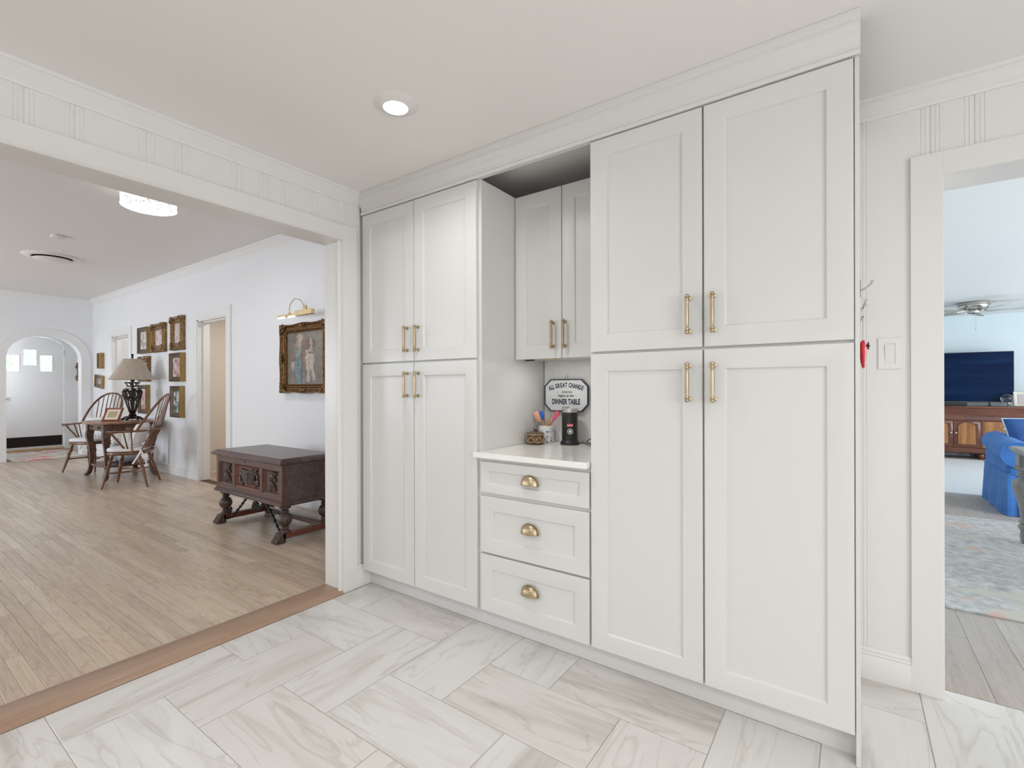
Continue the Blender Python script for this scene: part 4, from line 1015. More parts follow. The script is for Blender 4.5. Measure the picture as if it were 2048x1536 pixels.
# front face: stiles, rails and three recessed panels
px = [B0, B0+.045, B0+.305, B0+.345, B1-.345, B1-.305, B1-.045, B1]
b = MB()
b.box(B0, B1, CF, CF+.03, .575, .632, .002); b.box(B0, B1, CF, CF+.03, .334, .375, .002)
for i in (0, 2, 4, 6): b.box(px[i], px[i+1], CF, CF+.03, .375, .575, .002)
build('front_frame', b, WALNUTM, ch)
for i, (a, c_) in enumerate(((px[1], px[2]), (px[3], px[4]), (px[5], px[6]))):
    o = build('panel', MB().rect(a, c_, .375, .575, CF+.03, [(0, 0), (0, .026), (.010, .020), (.018, .006), (.019, .006)]), WALNUTF if i == 1 else WALNUTM, ch)
    cx_, cz_ = (a+c_)/2, .475; y = CF+.020; b = MB(); k = random.Random(11+i)
    if i == 1:
        b.box(cx_-.032, cx_+.032, y-.012, y+.006, cz_+.035, cz_+.06, .006)
        for s_ in (-1, 1):
            for q in range(4): b.tube([(cx_+s_*(.015+.02*q), y, cz_-.070+.006*q), (cx_+s_*(.02+.026*q), y-.010, cz_-.02+.01*q), (cx_+s_*(.022+.030*q), y-.004, cz_+.04+.008*q)], [.011, .010, .006], 7)
            scroll(b, cx_+s_*.055, cz_+.05, y-.005, .022, 1.3, 0, s_, .009); scroll(b, cx_+s_*.125, cz_+.045, y-.005, .026, 1.2, 1, s_, .009)
            scroll(b, cx_+s_*.11, cz_-.055, y-.005, .026, 1.2, 2, -s_, .010); b.ball((cx_+s_*.15, y-.004, cz_-.035), (.022, .012, .034), 8, 5); b.ball((cx_+s_*.145, y-.004, cz_+.012), (.014, .010, .024), 8, 5)
    else:
        b.ball((cx_, y-.006, cz_+.042), (.034, .016, .032), 12, 7); b.ball((cx_, y-.018, cz_+.035), (.010, .010, .012), 7, 5)
        for s_ in (-1, 1):
            b.ball((cx_+s_*.013, y-.020, cz_+.050), (.006, .004, .004), 6, 4)
            scroll(b, cx_+s_*.036, cz_+.062, y-.003, .018, 1.2, 0, s_, .008); scroll(b, cx_+s_*.038, cz_+.015, y-.003, .018, 1.2, 3, -s_, .008)
            scroll(b, cx_+s_*.035, cz_-.055, y-.003, .024, 1.3, 1, s_, .009); b.tube([(cx_+s_*.01, y, cz_-.01), (cx_+s_*.028, y-.008, cz_-.03), (cx_+s_*.05, y, cz_-.035)], [.009, .010, .005], 7)
        for q in range(3): b.ball((cx_, y-.006, cz_-.004-.024*q), (.013-.002*q, .010, .013), 7, 5)
        for q in range(5): b.ball((cx_+(q-2)*.015, y-.004, cz_+.078-abs(q-2)*.004), (.007, .008, .010), 6, 4)
    build('carving', b, CARVE, o)
b = MB(); b.box(B0+.52, B0+.532, CF-.002, CF, .597, .617, .001); build('keyhole', b, DARK, ch)
b = MB(); pr = [(0, .632), (.022, .632), (.028, .640), (.028, .652), (.020, .656), (.016, .664), (-.012, .678), (-.03, .678)]
lv = []; lf_ = []
for ins, z in [(-p, q) for p, q in pr]:
    lv += [(B0+ins-.006, CF+ins-.006, z), (B1-ins+.006, CF+ins-.006, z), (B1-ins+.006, CB-ins, z), (B0+ins-.006, CB-ins, z)]
for k in range(len(pr)-1): lf_ += [(k*4+i, k*4+(i+1) % 4, k*4+4+(i+1) % 4, k*4+4+i) for i in range(4)]
lf_ += [(3, 2, 1, 0), tuple((len(pr)-1)*4+i for i in range(4))]
b.add(lv, lf_); build('lid', b, WALNUT, ch, True, .4)
legp = [(.030, .296), (.044, .290), (.044, .272), (.028, .266), (.022, .258), (.032, .250), (.034, .244), (.022, .236), (.040, .222), (.052, .200), (.055, .180), (.050, .158), (.036, .138), (.022, .128), (.030, .120), (.034, .112), (.026, .104), (.034, .096), (.042, .088), (.042, .078)]
for lx_ in (CX0+.085, CX1-.075):
    for ly_, fr_ in ((CY0+.085, 1), (CY1-.075, 0)):
        b = MB().lathe(legp[::-1], 20, (lx_, ly_, 0))
        for k in range(8): a = 2*PI*k/8; b.ball((lx_+.050*math.cos(a), ly_+.050*math.sin(a), .182), .009, 6, 4)
        build('leg', b, CARVE, ch)
    b = MB(); b.box(lx_-.034, lx_+.034, CY0+.05, CY1-.03, .030, .080, .006); build('runner', b, WALNUTF, ch)
    for yf, s_ in ((CY0+.05, -1), (CY1-.03, 1)):
        b = MB()
        for q in (-1, 0, 1): b.tube([(lx_+q*.022, yf+.02*-s_, .082), (lx_+q*.023, yf+s_*.015, .07), (lx_+q*.026, yf+s_*.045, .025), (lx_+q*.026, yf+s_*.062, .012)], [.013, .015, .014, .011], 8)
        b.box(lx_-.034, lx_+.034, yf-.03, yf+.03, .0, .085, .008); build('foot', b, CARVE, ch)
b = MB(); b.box(CX0+.085, CX1-.075, CY1-.095, CY1-.055, .034, .078, .004); build('stretcher', b, WALNUT, ch)
xm = (CX0+CX1)/2; ym = CY0+.11
for s_, xe in ((-1, CX0+.10), (1, CX1-.09)):
    pts = smooth_path([(xm+s_*.10, ym, .290), (xm+s_*.17, ym, .255), (xm+s_*.27, ym, .175), (xm+s_*.38, ym-.01, .085), (xe-s_*.02, ym-.02, .04)], 14)
    b = MB(); n = len(pts); b.tube(pts, [.010+.0035*math.sin(i*1.15) for i in range(n)], 7)
    scroll(b, xe-s_*.055, .125, ym-.01, .026, 1.4, -PI/2, s_, .008); build('iron_brace', b, IRON, ch)
b = MB(); b.box(xm-.03, xm+.03, ym-.02, ym+.02, .27, .296, .004)
for s_ in (-1, 1):
    b.tube([(xm, ym, .275), (xm+s_*.012, ym, .245), (xm+s_*.03, ym, .222)], [.012, .010, .009], 7); scroll(b, xm+s_*.042, .205, ym, .032, 1.5, PI/2, s_, .010)
b.tube([(xm, ym, .285), (xm, ym, .23)], [.016, .010], 8); build('iron_scroll', b, IRON, ch)

# ---- oval side table
tx, ty = -8.56, 2.405
tb = thing('side_table', (tx, ty, 0), 'dark wood table with scalloped legs between the two spindle chairs', 'table')
def rr_pts(cx, cy, hx, hy, e=3.2, n=56):
    out = []
    for i in range(n):
        q = 2*PI*i/n; out.append((cx+hx*math.copysign(abs(math.cos(q))**(2/e), math.cos(q)), cy+hy*math.copysign(abs(math.sin(q))**(2/e), math.sin(q))))
    return out
def slab(b, cx, cy, hx, hy, z0, z1, e=3.2, bev=.008):
    R_ = []; n = 56
    for k, z in ((bev, z0), (0, z0+bev), (0, z1-bev), (bev, z1)): R_ += [(x, y, z) for x, y in rr_pts(cx, cy, hx-k, hy-k, e, n)]
    f = [tuple(range(n))[::-1], tuple(range(3*n, 4*n))]
    for k in range(3): f += [(k*n+i, k*n+(i+1) % n, (k+1)*n+(i+1) % n, (k+1)*n+i) for i in range(n)]
    b.add(R_, f); return b
build('top', slab(MB(), tx, ty, .47, .40, .757, .783, 3.0), TABLET, tb)
b = MB(); b.box(tx-.35, tx+.35, ty-.275, ty+.275, .655, .758, .004); build('apron', b, TABLEW, tb)
for s_ in (-1, 1):
    o = build('drawer', MB().rect(tx-.30, tx+.30, .668, .748, ty-.276, [(0, 0), (0, .008), (.006, .012), (.02, .012), (.024, .009)]) if s_ < 0 else MB().box(tx-.30, tx+.30, ty+.276, ty+.284, .668, .748, .003), TABLEW, tb)
    if s_ < 0:
        for q in (-.16, .16): build('knob', MB().ball((tx+q, ty-.300, .708), (.014, .014, .014)), GOLDD, o)
for sx_ in (-1, 1):
    for sy_ in (-1, 1):
        ax, ay = tx+sx_*.335, ty+sy_*.255
        b = MB()
        prof = [(.0, .757, .055), (.006, .70, .055), (.010, .655, .050), (.022, .60, .050), (.020, .54, .045), (.006, .45, .036), (-.004, .34, .030), (-.006, .24, .027), (0, .15, .027), (.014, .08, .030), (.036, .035, .034), (.055, .014, .028)]
        v = []; f = []
        for o_, z, h_ in prof:
            cx_, cy_ = ax+sx_*o_, ay+sy_*o_*.6
            hw = h_*.82
            v += [(cx_-hw, cy_-hw, z), (cx_+hw, cy_-hw, z), (cx_+hw, cy_+hw, z), (cx_-hw, cy_+hw, z)]
        for k in range(len(prof)-1): f += [(k*4+i, k*4+(i+1) % 4, k*4+4+(i+1) % 4, k*4+4+i) for i in range(4)]
        f += [(3, 2, 1, 0), tuple((len(prof)-1)*4+i for i in range(4))]
        b.add(v, f); b.ball((ax+sx_*.062, ay+sy_*.036, .020), (.032, .032, .020), 10, 6)
        build('leg', b, TABLEW, tb, True, .9)
build('shelf', slab(MB(), tx, ty, .38, .31, .165, .190, 2.6), TABLEW, tb)
# jars on the shelf
j1 = thing('ceramic_jar', (tx-.12, ty-.05, .1905), 'white lidded ceramic jar on the lower shelf of the side table', 'jar', 'jars on the table shelf')
build('body', MB().lathe([(.06, 0), (.075, .01), (.085, .06), (.09, .14), (.085, .2), (.07, .225), (.06, .23)], 28, (tx-.12, ty-.05, .1905)), CERAM, j1)
build('lid', MB().lathe([(.065, .23), (.066, .238), (.04, .255), (.012, .262), (.016, .275), (0, .285)], 24, (tx-.12, ty-.05, .1905)), CERAM, j1)
tag(build('ceramic_bowl', MB().lathe([(.05, 0), (.09, .02), (.115, .07), (.11, .115), (.085, .14), (.08, .145), (.075, .14), (.1, .1), (0, .02)], 28, (tx+.13, ty+.03, .1905)), CERAMG), 'round grey ceramic bowl on the lower shelf of the side table', 'bowl', 'jars on the table shelf')

# ---- table lamp
lx_, ly_, lz_ = -8.57, 2.540, .783
tl = thing('table_lamp', (lx_, ly_, lz_), 'table lamp with openwork bronze urn and pleated beige shade', 'lamp')
LB = noisy('oiled_bronze', (.030, .022, .018), (.085, .065, .055), 50, .28, .8, .2)
b = MB().lathe([(.085, .02), (.09, .028), (.06, .045), (.045, .06), (.05, .075), (.036, .09), (.040, .115), (.055, .135), (.05, .15)], 28, (lx_, ly_, lz_))
for k in range(4):
    a = PI/4+k*PI/2; c_, s_ = math.cos(a), math.sin(a)
    b.tube([(lx_+.06*c_, ly_+.06*s_, lz_+.04), (lx_+.10*c_, ly_+.10*s_, lz_+.035), (lx_+.125*c_, ly_+.125*s_, lz_+.015)], [.02, .017, .014], 8); b.ball((lx_+.132*c_, ly_+.132*s_, lz_+.0155), (.022, .022, .015))
build('foot', b, LB, tl)
up = [(.045, .15), (.055, .18), (.072, .24), (.092, .31), (.108, .37), (.112, .41), (.100, .445), (.075, .465), (.062, .480), (.064, .50), (.075, .525), (.088, .545)]
uz = [q for p, q in up]; ur = [p for p, q in up]
b = MB()
def upt(a, z, k=0): r = float(np.interp(z, uz, ur))+k; return (lx_+r*math.cos(a), ly_+r*math.sin(a), lz_+z)
for k in range(14):
    a = 2*PI*k/14
    b.tube([upt(a, .15+.14*i/8) for i in range(9)], .006, 6)
for k in range(7):
    a = 2*PI*k/7
    for s_ in (-1, 1):
        b.tube([upt(a+s_*(.02+.40*math.sin(PI*i/14)), .28+.17*i/14) for i in range(15)], .0075, 6)
        pts = []
        for i in range(16):
            t_ = i/15; q = 2*PI*1.2*t_; r_ = .036*(1-.75*t_); pts.append(upt(a+s_*(.22+r_*math.cos(q)/.1), .40+r_*math.sin(q), .004))
        b.tube(pts, .006, 6)
        pts = []
        for i in range(14):
            t_ = i/13; q = 2*PI*1.1*t_; r_ = .03*(1-.75*t_); pts.append(upt(a+s_*(.20-r_*math.cos(q)/.09), .325-r_*math.sin(q), .004))
        b.tube(pts, .0055, 6)
    b.ball(upt(a, .36, .004), (.012, .012, .022), 7, 5)
    b.tube([upt(a+.45*math.sin(PI*i/8), .49+.055*i/8) for i in range(9)], .005, 6); b.tube([upt(a-.45*math.sin(PI*i/8), .49+.055*i/8) for i in range(9)], .005, 6)
for z in (.15, .285, .455, .485, .545): b.tube([upt(2*PI*i/36, z, .002) for i in range(36)], .007, 6, True)
build('urn', b, LB, tl)['label'] = 'openwork bronze urn of scrolls'
b = MB().lathe([(.020, .15), (.016, .3), (.016, .56), (.026, .565), (.026, .62), (.006, .63), (.006, .895)], 14, (lx_, ly_, lz_)); build('stem', b, LB, tl)
b = MB(); n = 150; v = []; f = []
pz = [(.100, .888), (.104, .885), (.155, .79), (.21, .68), (.268, .592), (.270, .586)]
for k, (r, z) in enumerate(pz):
    for i in range(n): a = 2*PI*i/n; rr_ = r*(1+(.022 if i % 2 else -.022)); v.append((lx_+rr_*math.cos(a), ly_+rr_*math.sin(a), lz_+z))
for k in range(len(pz)-1): f += [(k*n+i, k*n+(i+1) % n, (k+1)*n+(i+1) % n, (k+1)*n+i) for i in range(n)]
b.add(v, f)
sh = build('shade', b, SHADE, tl, False); sh['label'] = 'pleated beige shade'
md = sh.modifiers.new('thick', 'SOLIDIFY'); md.thickness = .003
b = MB().lathe([(.006, .89), (.012, .90), (.010, .91), (.016, .925), (.010, .935), (.018, .95), (.020, .957), (.006, .962), (0, .965)], 14, (lx_, ly_, lz_)); build('finial', b, LB, tl)
# ---- standing photo on the table
ph = thing('framed_photo', (-8.50, 2.26, .783), 'small reddish wood photo frame standing tilted on the side table', 'photo frame')
b = MB(); b.rect(-.115, .115, 0, .205, 0, [(0, -.012), (0, .004), (.006, .010), (.022, .006), (.026, 0)], front=False); build('frame', b, CHERRY, None)
fo = bpy.data.objects['frame'] if False else COL.objects[-1]
fo.parent = ph; fo.location = (0, 0, .002); fo.rotation_euler = (math.radians(-28), 0, math.radians(38))
fo.data.transform(Matrix.Identity(4))
for nm, m_, y_, i0 in (('mat_board', PAPER, -.0005, .024), ('picture', mat('faded_print', (.42, .33, .20), .5), -.002, .055)):
    b = MB(); b.add([(-.115+i0, y_, i0), (.115-i0, y_, i0), (.115-i0, y_, .205-i0), (-.115+i0, y_, .205-i0)], [(0, 1, 2, 3)])
    o = build(nm, b, m_, None, False); o.parent = ph; o.location = (0, 0, .002); o.rotation_euler = fo.rotation_euler
    off_ = ORG[o.name]; o.data.transform(Matrix.Translation(off_))
fo.data.transform(Matrix.Translation(ORG[fo.name]))
b = MB(); b.box(-.03, .03, -.002, .002, 0, .15, .001); o = build('strut', b, CHERRY, None); o.data.transform(Matrix.Translation(ORG[o.name])); o.parent = ph
o.rotation_euler = (math.radians(18), 0, math.radians(38)); o.location = (-.10*math.sin(math.radians(38))*1.25, .10*math.cos(math.radians(38))*1.25, .002)

# ---- spindle chairs (built facing -Y at the origin, then copied)
def make_chair():
    t = thing('spindle_chair', (0, 0, 0), '', 'chair', 'spindle chairs beside the table')
    b = MB(); n = 48; v = []; f = []
    def seat_pt(k, z):
        out = []
        for i in range(n):
            q = 2*PI*i/n; x = math.cos(q); y = math.sin(q)
            hx = .245 if y < 0 else .235; hy = .225 if y < 0 else .215; e = .72 if y < 0 else .9
            out.append(((hx-k)*math.copysign(abs(x)**e, x), (hy-k)*math.copysign(abs(y)**e, y), z))
        return out
    for k, z in ((.03, .405), (.006, .412), (0, .425), (.004, .440), (.02, .445)): v += seat_pt(k, z)
    f = [tuple(range(n))[::-1], tuple(range(4*n, 5*n))]
    for k in range(4): f += [(k*n+i, k*n+(i+1) % n, (k+1)*n+(i+1) % n, (k+1)*n+i) for i in range(n)]
    b.add(v, f); build('seat', b, CHAIRW, t)
    lp = [(.012, 0), (.015, .10), (.021, .20), (.023, .23), (.016, .25), (.024, .262), (.024, .272), (.014, .285), (.020, .30), (.026, .32), (.022, .345), (.015, .36), (.022, .372), (.016, .39), (.019, .425)]
    for sx_, sy_ in ((-1, -1), (1, -1), (-1, 1), (1, 1)):
        top = Vector((sx_*.155, sy_*.135, .42)); bot = Vector((sx_*.235, sy_*(.225 if sy_ < 0 else .25), 0))
        d = (top-bot); ln = d.length; q = d.to_track_quat('Z', 'Y').to_matrix().to_4x4(); q.translation = bot
        b = MB(); b.M = q; b.lathe([(r, z/.425*ln) for r, z in lp], 12); build('leg', b, CHAIRW, t)
    # crinoline stretcher: curved front bow between front legs and short struts to the back legs
    def legat(sx_, sy_, z):
        k = z/.42; return (sx_*(.235-.08*k), sy_*((.225 if sy_ < 0 else .25)-(.09 if sy_ < 0 else .115)*k), z)
    p0 = legat(-1, -1, .19); p1 = legat(1, -1, .19)
    b = MB().tube(smooth_path([p0, (-.17, -.06, .188), (-.07, .03, .186), (.07, .03, .186), (.17, -.06, .188), p1], 6), .0105, 8)
    for s_ in (-1, 1): b.tube([legat(s_, 1, .20), (s_*.10, .02, .187)], .009, 8)
    build('stretcher', b, CHAIRW, t)
    # arm rail
    b = MB(); pts = smooth_path([(x_, y_+.05, z_+.035) for x_, y_, z_ in [(-.285, -.20, .665), (-.275, -.08, .668), (-.262, .06, .672), (-.215, .175, .676), (-.11, .235, .680), (0, .25, .681), (.11, .235, .680), (.215, .175, .676), (.262, .06, .672), (.275, -.08, .668), (.285, -.20, .665)]], 6)
    n_ = len(pts); b.tube(pts, [.013+.008*max(0, 1-min(i, n_-1-i)/6) for i in range(n_)], 8, False, (1.0, 1.6)); build('arm_rail', b, CHAIRW, t)
    for s_ in (-1, 1):
        b = MB().tube(smooth_path([(s_*.185, .02, .44), (s_*.215, -.025, .53), (s_*.262, -.075, .63), (s_*.275, -.115, .695)], 5), .0115, 8); build('arm_support', b, CHAIRW, t)
        for x0, y0, x1, y1 in ((.195, .04, .268, .01), (.205, .08, .262, .09)):
            b = MB().tube([(s_*x0, y0, .44), (s_*x1, y1, .703)], [.009, .008], 7); build('spindle', b, CHAIRW, t)
    def hoop(u):     # u in -1..1, leaning back
        q = PI/2*(1+u) if False else PI*(u+1)/2
        x = -.262*math.copysign(abs(math.cos(q))**.85, math.cos(q)); h_ = math.sin(q)**.8 if q not in (0, PI) else 0
        z = .707+.458*h_; y = .140+.275*h_
        return (x, y, z)
    b = MB().tube([hoop(-1+2*i/36) for i in range(37)], .0145, 8); build('hoop', b, CHAIRW, t)
    for k in range(7):
        u = -.62+1.24*k/6; xs = -.135+.27*k/6
        # end on the hoop
        top = min((hoop(-1+2*i/200) for i in range(20, 181)), key=lambda p: abs(p[0]-u*.285))
        mid = (xs*1.25, .288-.3*xs*xs, .716)
        b = MB().tube([(xs, .165-.8*xs*xs, .44), mid, top], [.008, .0075, .006], 7); build('spindle', b, CHAIRW, t)
    return t
chA = make_chair()
def make_cushion():
    t = thing('seat_cushion', (0, 0, .4455), '', 'cushion', 'white cushions on the spindle chairs')
    b = MB(); n = 40; v = []
    for k, z in ((.02, .446), (.004, .452), (-.004, .468), (.0, .486), (.012, .494), (.06, .500), (.12, .503)):
        for i in range(n):
            q = 2*PI*i/n; x = math.cos(q); y = math.sin(q); v.append(((.215-k)*math.copysign(abs(x)**.6, x), -.02+(.200-k)*math.copysign(abs(y)**.65, y), z))
    f = [tuple(range(n))[::-1], tuple(range(6*n, 7*n))]
    for k in range(6): f += [(k*n+i, k*n+(i+1) % n, (k+1)*n+(i+1) % n, (k+1)*n+i) for i in range(n)]
    b.add(v, f); build('pad', b, LINEN, t)
    for s_ in (-1, 1):
        b = MB(); b.tube(smooth_path([(s_*.18, .15, .47), (s_*.222, .175, .462), (s_*.258, .185, .45), (s_*.262, .15, .38), (s_*.255, .10, .30)], 5), .008, 6, False, (.35, 1.4)); b.tube(smooth_path([(s_*.222, .175, .462), (s_*.262, .20, .44), (s_*.262, .235, .36), (s_*.255, .25, .27)], 5), .008, 6, False, (.35, 1.4)); b.ball((s_*.250, .185, .458), (.016, .016, .012), 8, 5)
        build('tie', b, LINEN, t)['label'] = 'white fabric tie'
    return t
def make_pillow():
    t = thing('back_pillow', (0, .13, .50), '', 'cushion', 'white cushions on the spindle chairs')
    b = MB(); b.M = Matrix.Translation((0, .10, .655)) @ Matrix.Rotation(math.radians(-16), 4, 'X')
    def fn(u, v):
        a, c_ = u*2-1, v*2-1; th = .055*(max(0, 1-a**4)*max(0, 1-c_**4))**.5
        return (a*.18*(1-.06*(1-abs(c_))*0), th, c_*.145)
    b.grid(fn, 14, 14); b.grid(lambda u, v: (fn(u, v)[0], -fn(u, v)[1], fn(u, v)[2]), 14, 14); build('pad', b, LINEN, t); return t
cuA = make_cushion(); piA = make_pillow()
rzA = math.atan2(.57, -.82)+PI/2
def face(fx_, fy_): return math.atan2(fy_, fx_)+PI/2
A = (-7.60, 2.235, 0); B_ = (-9.50, 2.30, 0); ra = face(-.57, -.82); rb = face(.60, -.80)
chB = copy_tree(chA, B_, rb, 'brown spindle back armchair beyond the table, nearer the arched entry')
cuB = copy_tree(cuA, (B_[0], B_[1], .4455), rb, 'white seat cushion tied on the chair nearer the arch')
def rot(p, r, q): return (q[0]+p[0]*math.cos(r)-p[1]*math.sin(r), q[1]+p[0]*math.sin(r)+p[1]*math.cos(r))
piB = copy_tree(piA, (*rot((0, .13), rb, B_), .50), rb, 'white back pillow on the chair nearer the arch')
chA.location = A; chA.rotation_euler = (0, 0, ra); chA['label'] = 'brown spindle back armchair in front of the table, beside the white door casing'
cuA.location = (A[0], A[1], .4455); cuA.rotation_euler = (0, 0, ra); cuA['label'] = 'white seat cushion tied on the chair beside the door casing'
piA.location = (*rot((0, .13), ra, A), .50); piA.rotation_euler = (0, 0, ra); piA['label'] = 'white back pillow on the chair beside the door casing'
# ---- entry rug
tag(build('entry_rug', MB().box(-13.2, -11.55, 1.78, 2.78, 0, .010, .003), RUGE), 'pink and green floral rug inside the arched entry', 'rug')

# ================================================================= LIVING ROOM
tag(build('pale_rug', MB().box(-.4, 4.4, 7.50, 11.03, -.004, .012, .003), RUGW), 'large pale rug under the television console', 'rug')
tag(build('patterned_rug', MB().box(.425, 3.6, 3.60, 6.20, -.004, .011, .004), RUGB), 'distressed blue grey rug with coral patches near the doorway', 'rug')
# console
cn = thing('media_console', (1.43, 11.45, 0), 'long mahogany sideboard with arched veneer doors below the television', 'sideboard')
KX0, KX1, KY = .30, 2.58, 11.22
b = MB(); b.box(KX0+.02, KX1-.02, KY+.02, 11.68, .10, .66, .004); build('carcass', b, MAHOG, cn)
b = MB(); b.box(KX0-.03, KX1+.03, KY-.04, 11.69, .872, .902, .006)
b.sweep([(0, .66), (.012, .66), (.016, .68), (.008, .70), (.012, .76), (.026, .80), (.030, .85), (.04, .872), (0, .872)], (KX0, KY+.02, 0), (KX1, KY+.02, 0), (0, -1, 0)); b.box(KX0, KX1, KY+.02, 11.68, .66, .872)
build('top', b, MAHOG, cn)
b = MB(); b.box(KX0, KX1, KY-.008, 11.68, .10, .185, .008); build('plinth', b, MAHOG, cn)
for x in (KX0+.06, 1.07, 1.79, KX1-.06):
    for y in (KY+.05, 11.6): build('foot', MB().lathe([(.03, 0), (.045, .03), (.04, .075), (.028, .10)], 14, (x, y, .0)), MAHOG, cn)
def arch_door(x0, x1, ks):
    o = build('door', MB().rect(x0, x1, .195, .640, KY+.02, [(0, 0), (0, .018), (.003, .020), (.05, .020), (.052, .020)]), MAHOG, cn)
    cx_, hw = (x0+x1)/2, (x1-x0)/2-.055; zs = .565; n = 14
    pts = [(cx_+hw, .245)]+[(cx_+hw*math.cos(PI*i/n), zs-.02+.085*math.sin(PI*i/n)) for i in range(n+1)]+[(cx_-hw, .245)]
    b = MB(); b.prism([(x, KY-.0015, z) for x, z in pts], (0, .003, 0)); build('veneer_panel', b, FLAME, o, False)['label'] = 'golden flame veneer panel'
    b = MB().tube([(x, KY-.002, z) for x, z in pts], .006, 6, True); build('bead', b, MAHOG, o)
    b = MB(); b.M = Matrix.Translation((x0+.028 if ks < 0 else x1-.028, KY, .44)) @ Matrix.Rotation(PI/2, 4, 'X'); b.lathe([(.014, 0), (.014, .004), (.006, .008), (.006, .018), (.014, .026), (.010, .034), (0, .036)], 12); build('knob', b, NICKEL, o)
arch_door(1.083, 1.424, 1); arch_door(1.433, 1.774, -1)
for x0, x1 in ((1.80, 2.545), (.335, 1.058)):
    for z0, z1 in ((.195, .412), (.422, .640)):
        o = build('drawer', MB().rect(x0, x1, z0, z1, KY+.02, [(0, 0), (0, .018), (.003, .020), (.01, .020)]), FLAME, cn)
        for q in (.33, .67):
            b = MB(); b.M = Matrix.Translation((x0+(x1-x0)*q, KY, (z0+z1)/2)) @ Matrix.Rotation(PI/2, 4, 'X'); b.lathe([(.014, 0), (.014, .004), (.006, .008), (.006, .018), (.014, .026), (.010, .034), (0, .036)], 12); build('knob', b, NICKEL, o)
for x in (1.066, 1.787): build('pilaster', MB().box(x-.012, x+.012, KY-.004, KY+.03, .19, .655, .003), MAHOG, cn)
# television
tv = thing('television', (1.44, 11.45, .902), 'large flat television switched off on the mahogany sideboard', 'television')
build('screen', MB().box(.665, 2.205, 11.425, 11.43, .985, 1.822, .0), SCREEN, tv, False)
build('bezel', MB().box(.655, 2.213, 11.428, 11.46, .972, 1.832, .004), BLACK, tv)
build('back_shell', MB().box(.9, 1.95, 11.46, 11.50, 1.0, 1.5, .01), BLACK, tv)
for x in (.95, 1.92): build('stand_foot', MB().box(x-.012, x+.012, 11.375, 11.56, .902, .914, .003).box(x-.01, x+.01, 11.43, 11.46, .91, .98, .002), BLACK, tv)
tag(build('soundbar', MB().box(.85, 1.615, 11.27, 11.36, .9025, .962, .008), BLACK), 'black soundbar in front of the television', 'speaker')
gb = thing('crystal_ball', (2.105, 11.30, .902), 'clear crystal ball on a little metal stand on the sideboard', 'ornament')
build('ball', MB().ball((2.105, 11.30, 1.035), .078, 28, 18), GLASS, gb)
b = MB()
for k in range(3):
    a = 2*PI*k/3+.5; b.tube([(2.105+.075*math.cos(a), 11.30+.075*math.sin(a), .904), (2.105+.035*math.cos(a), 11.30+.035*math.sin(a), .93), (2.105+.055*math.cos(a), 11.30+.055*math.sin(a), .972)], .008, 7)
b.tube([(2.105+.05*math.cos(2*PI*i/20), 11.30+.05*math.sin(2*PI*i/20), .962) for i in range(20)], .006, 6, True); build('stand', b, NICKEL, gb)
pf = thing('framed_photo', (2.36, 11.33, .902), 'pale silver photo frame leaning at the end of the sideboard', 'photo frame')
b = MB(); b.rect(-.175, .175, 0, .25, 0, [(0, -.012), (0, .004), (.010, .012), (.035, .006), (.045, 0)], front=False); build('frame', b, noisy('pale_silver', (.50, .49, .42), (.66, .64, .56), 40, .4, .3, .3), None); o1_ = COL.objects[-1]
b = MB(); b.add([(-.14, -.001, .035), (.14, -.001, .035), (.14, -.001, .215), (-.14, -.001, .215)], [(0, 1, 2, 3)]); o2_ = build('picture', b, noisy('floral_print', (.62, .56, .54), (.44, .38, .40), 40, .4), None, False)
for o in (o1_, o2_): o.data.transform(Matrix.Translation(ORG[o.name])); o.parent = pf; o.location = (0, 0, .002); o.rotation_euler = (math.radians(-12), 0, math.radians(-6))
# ceiling fan
fx_, fy2 = 1.49, 9.9
cf = thing('ceiling_fan', (fx_, fy2, LC), 'flush brushed nickel ceiling fan with pale blades', 'ceiling fan')
build('motor', MB().lathe([(.165, 0), (.172, -.012), (.172, -.028), (.19, -.034), (.192, -.044), (.178, -.052), (.172, -.085), (.150, -.105), (.120, -.118), (.075, -.128)], 40, (fx_, fy2, LC)), NICKEL, cf)
build('switch_housing', MB().lathe([(.07, -.125), (.072, -.135), (.068, -.160), (.05, -.168), (0, -.170)], 28, (fx_, fy2, LC)), NICKEL, cf)
BLD = noisy('pale_fan_blade', (.40, .42, .39), (.46, .48, .45), 12, .4)
for k in range(5):
    a = math.radians(4+72*k); mx = Matrix.Translation((fx_, fy2, LC-.135)) @ Matrix.Rotation(a, 4, 'Z') @ Matrix.Rotation(math.radians(11), 4, 'X')
    b = MB(); b.M = mx; pts = [(.19, -.05), (.40, -.062), (.62, -.068), (.67, -.055), (.69, 0), (.67, .055), (.62, .068), (.40, .062), (.19, .05)]
    b.prism([(x, y, -.004) for x, y in pts], (0, 0, .007)); o = build('blade', b, BLD, cf, False)
    b = MB(); b.M = mx; b.tube([(.10, 0, .01), (.16, .012, -.002), (.24, .03, -.008)], [.012, .010, .006], 8); b.tube([(.10, 0, .01), (.16, -.012, -.002), (.24, -.03, -.008)], [.012, .010, .006], 8); build('blade_iron', b, NICKEL, o)
build('pull_chain', MB().tube([(fx_+.02, fy2-.03, LC-.165), (fx_+.02, fy2-.03, LC-.40)], .0025, 6).ball((fx_+.02, fy2-.03, LC-.405), (.008, .008, .012), 8, 5), NICKEL, cf)
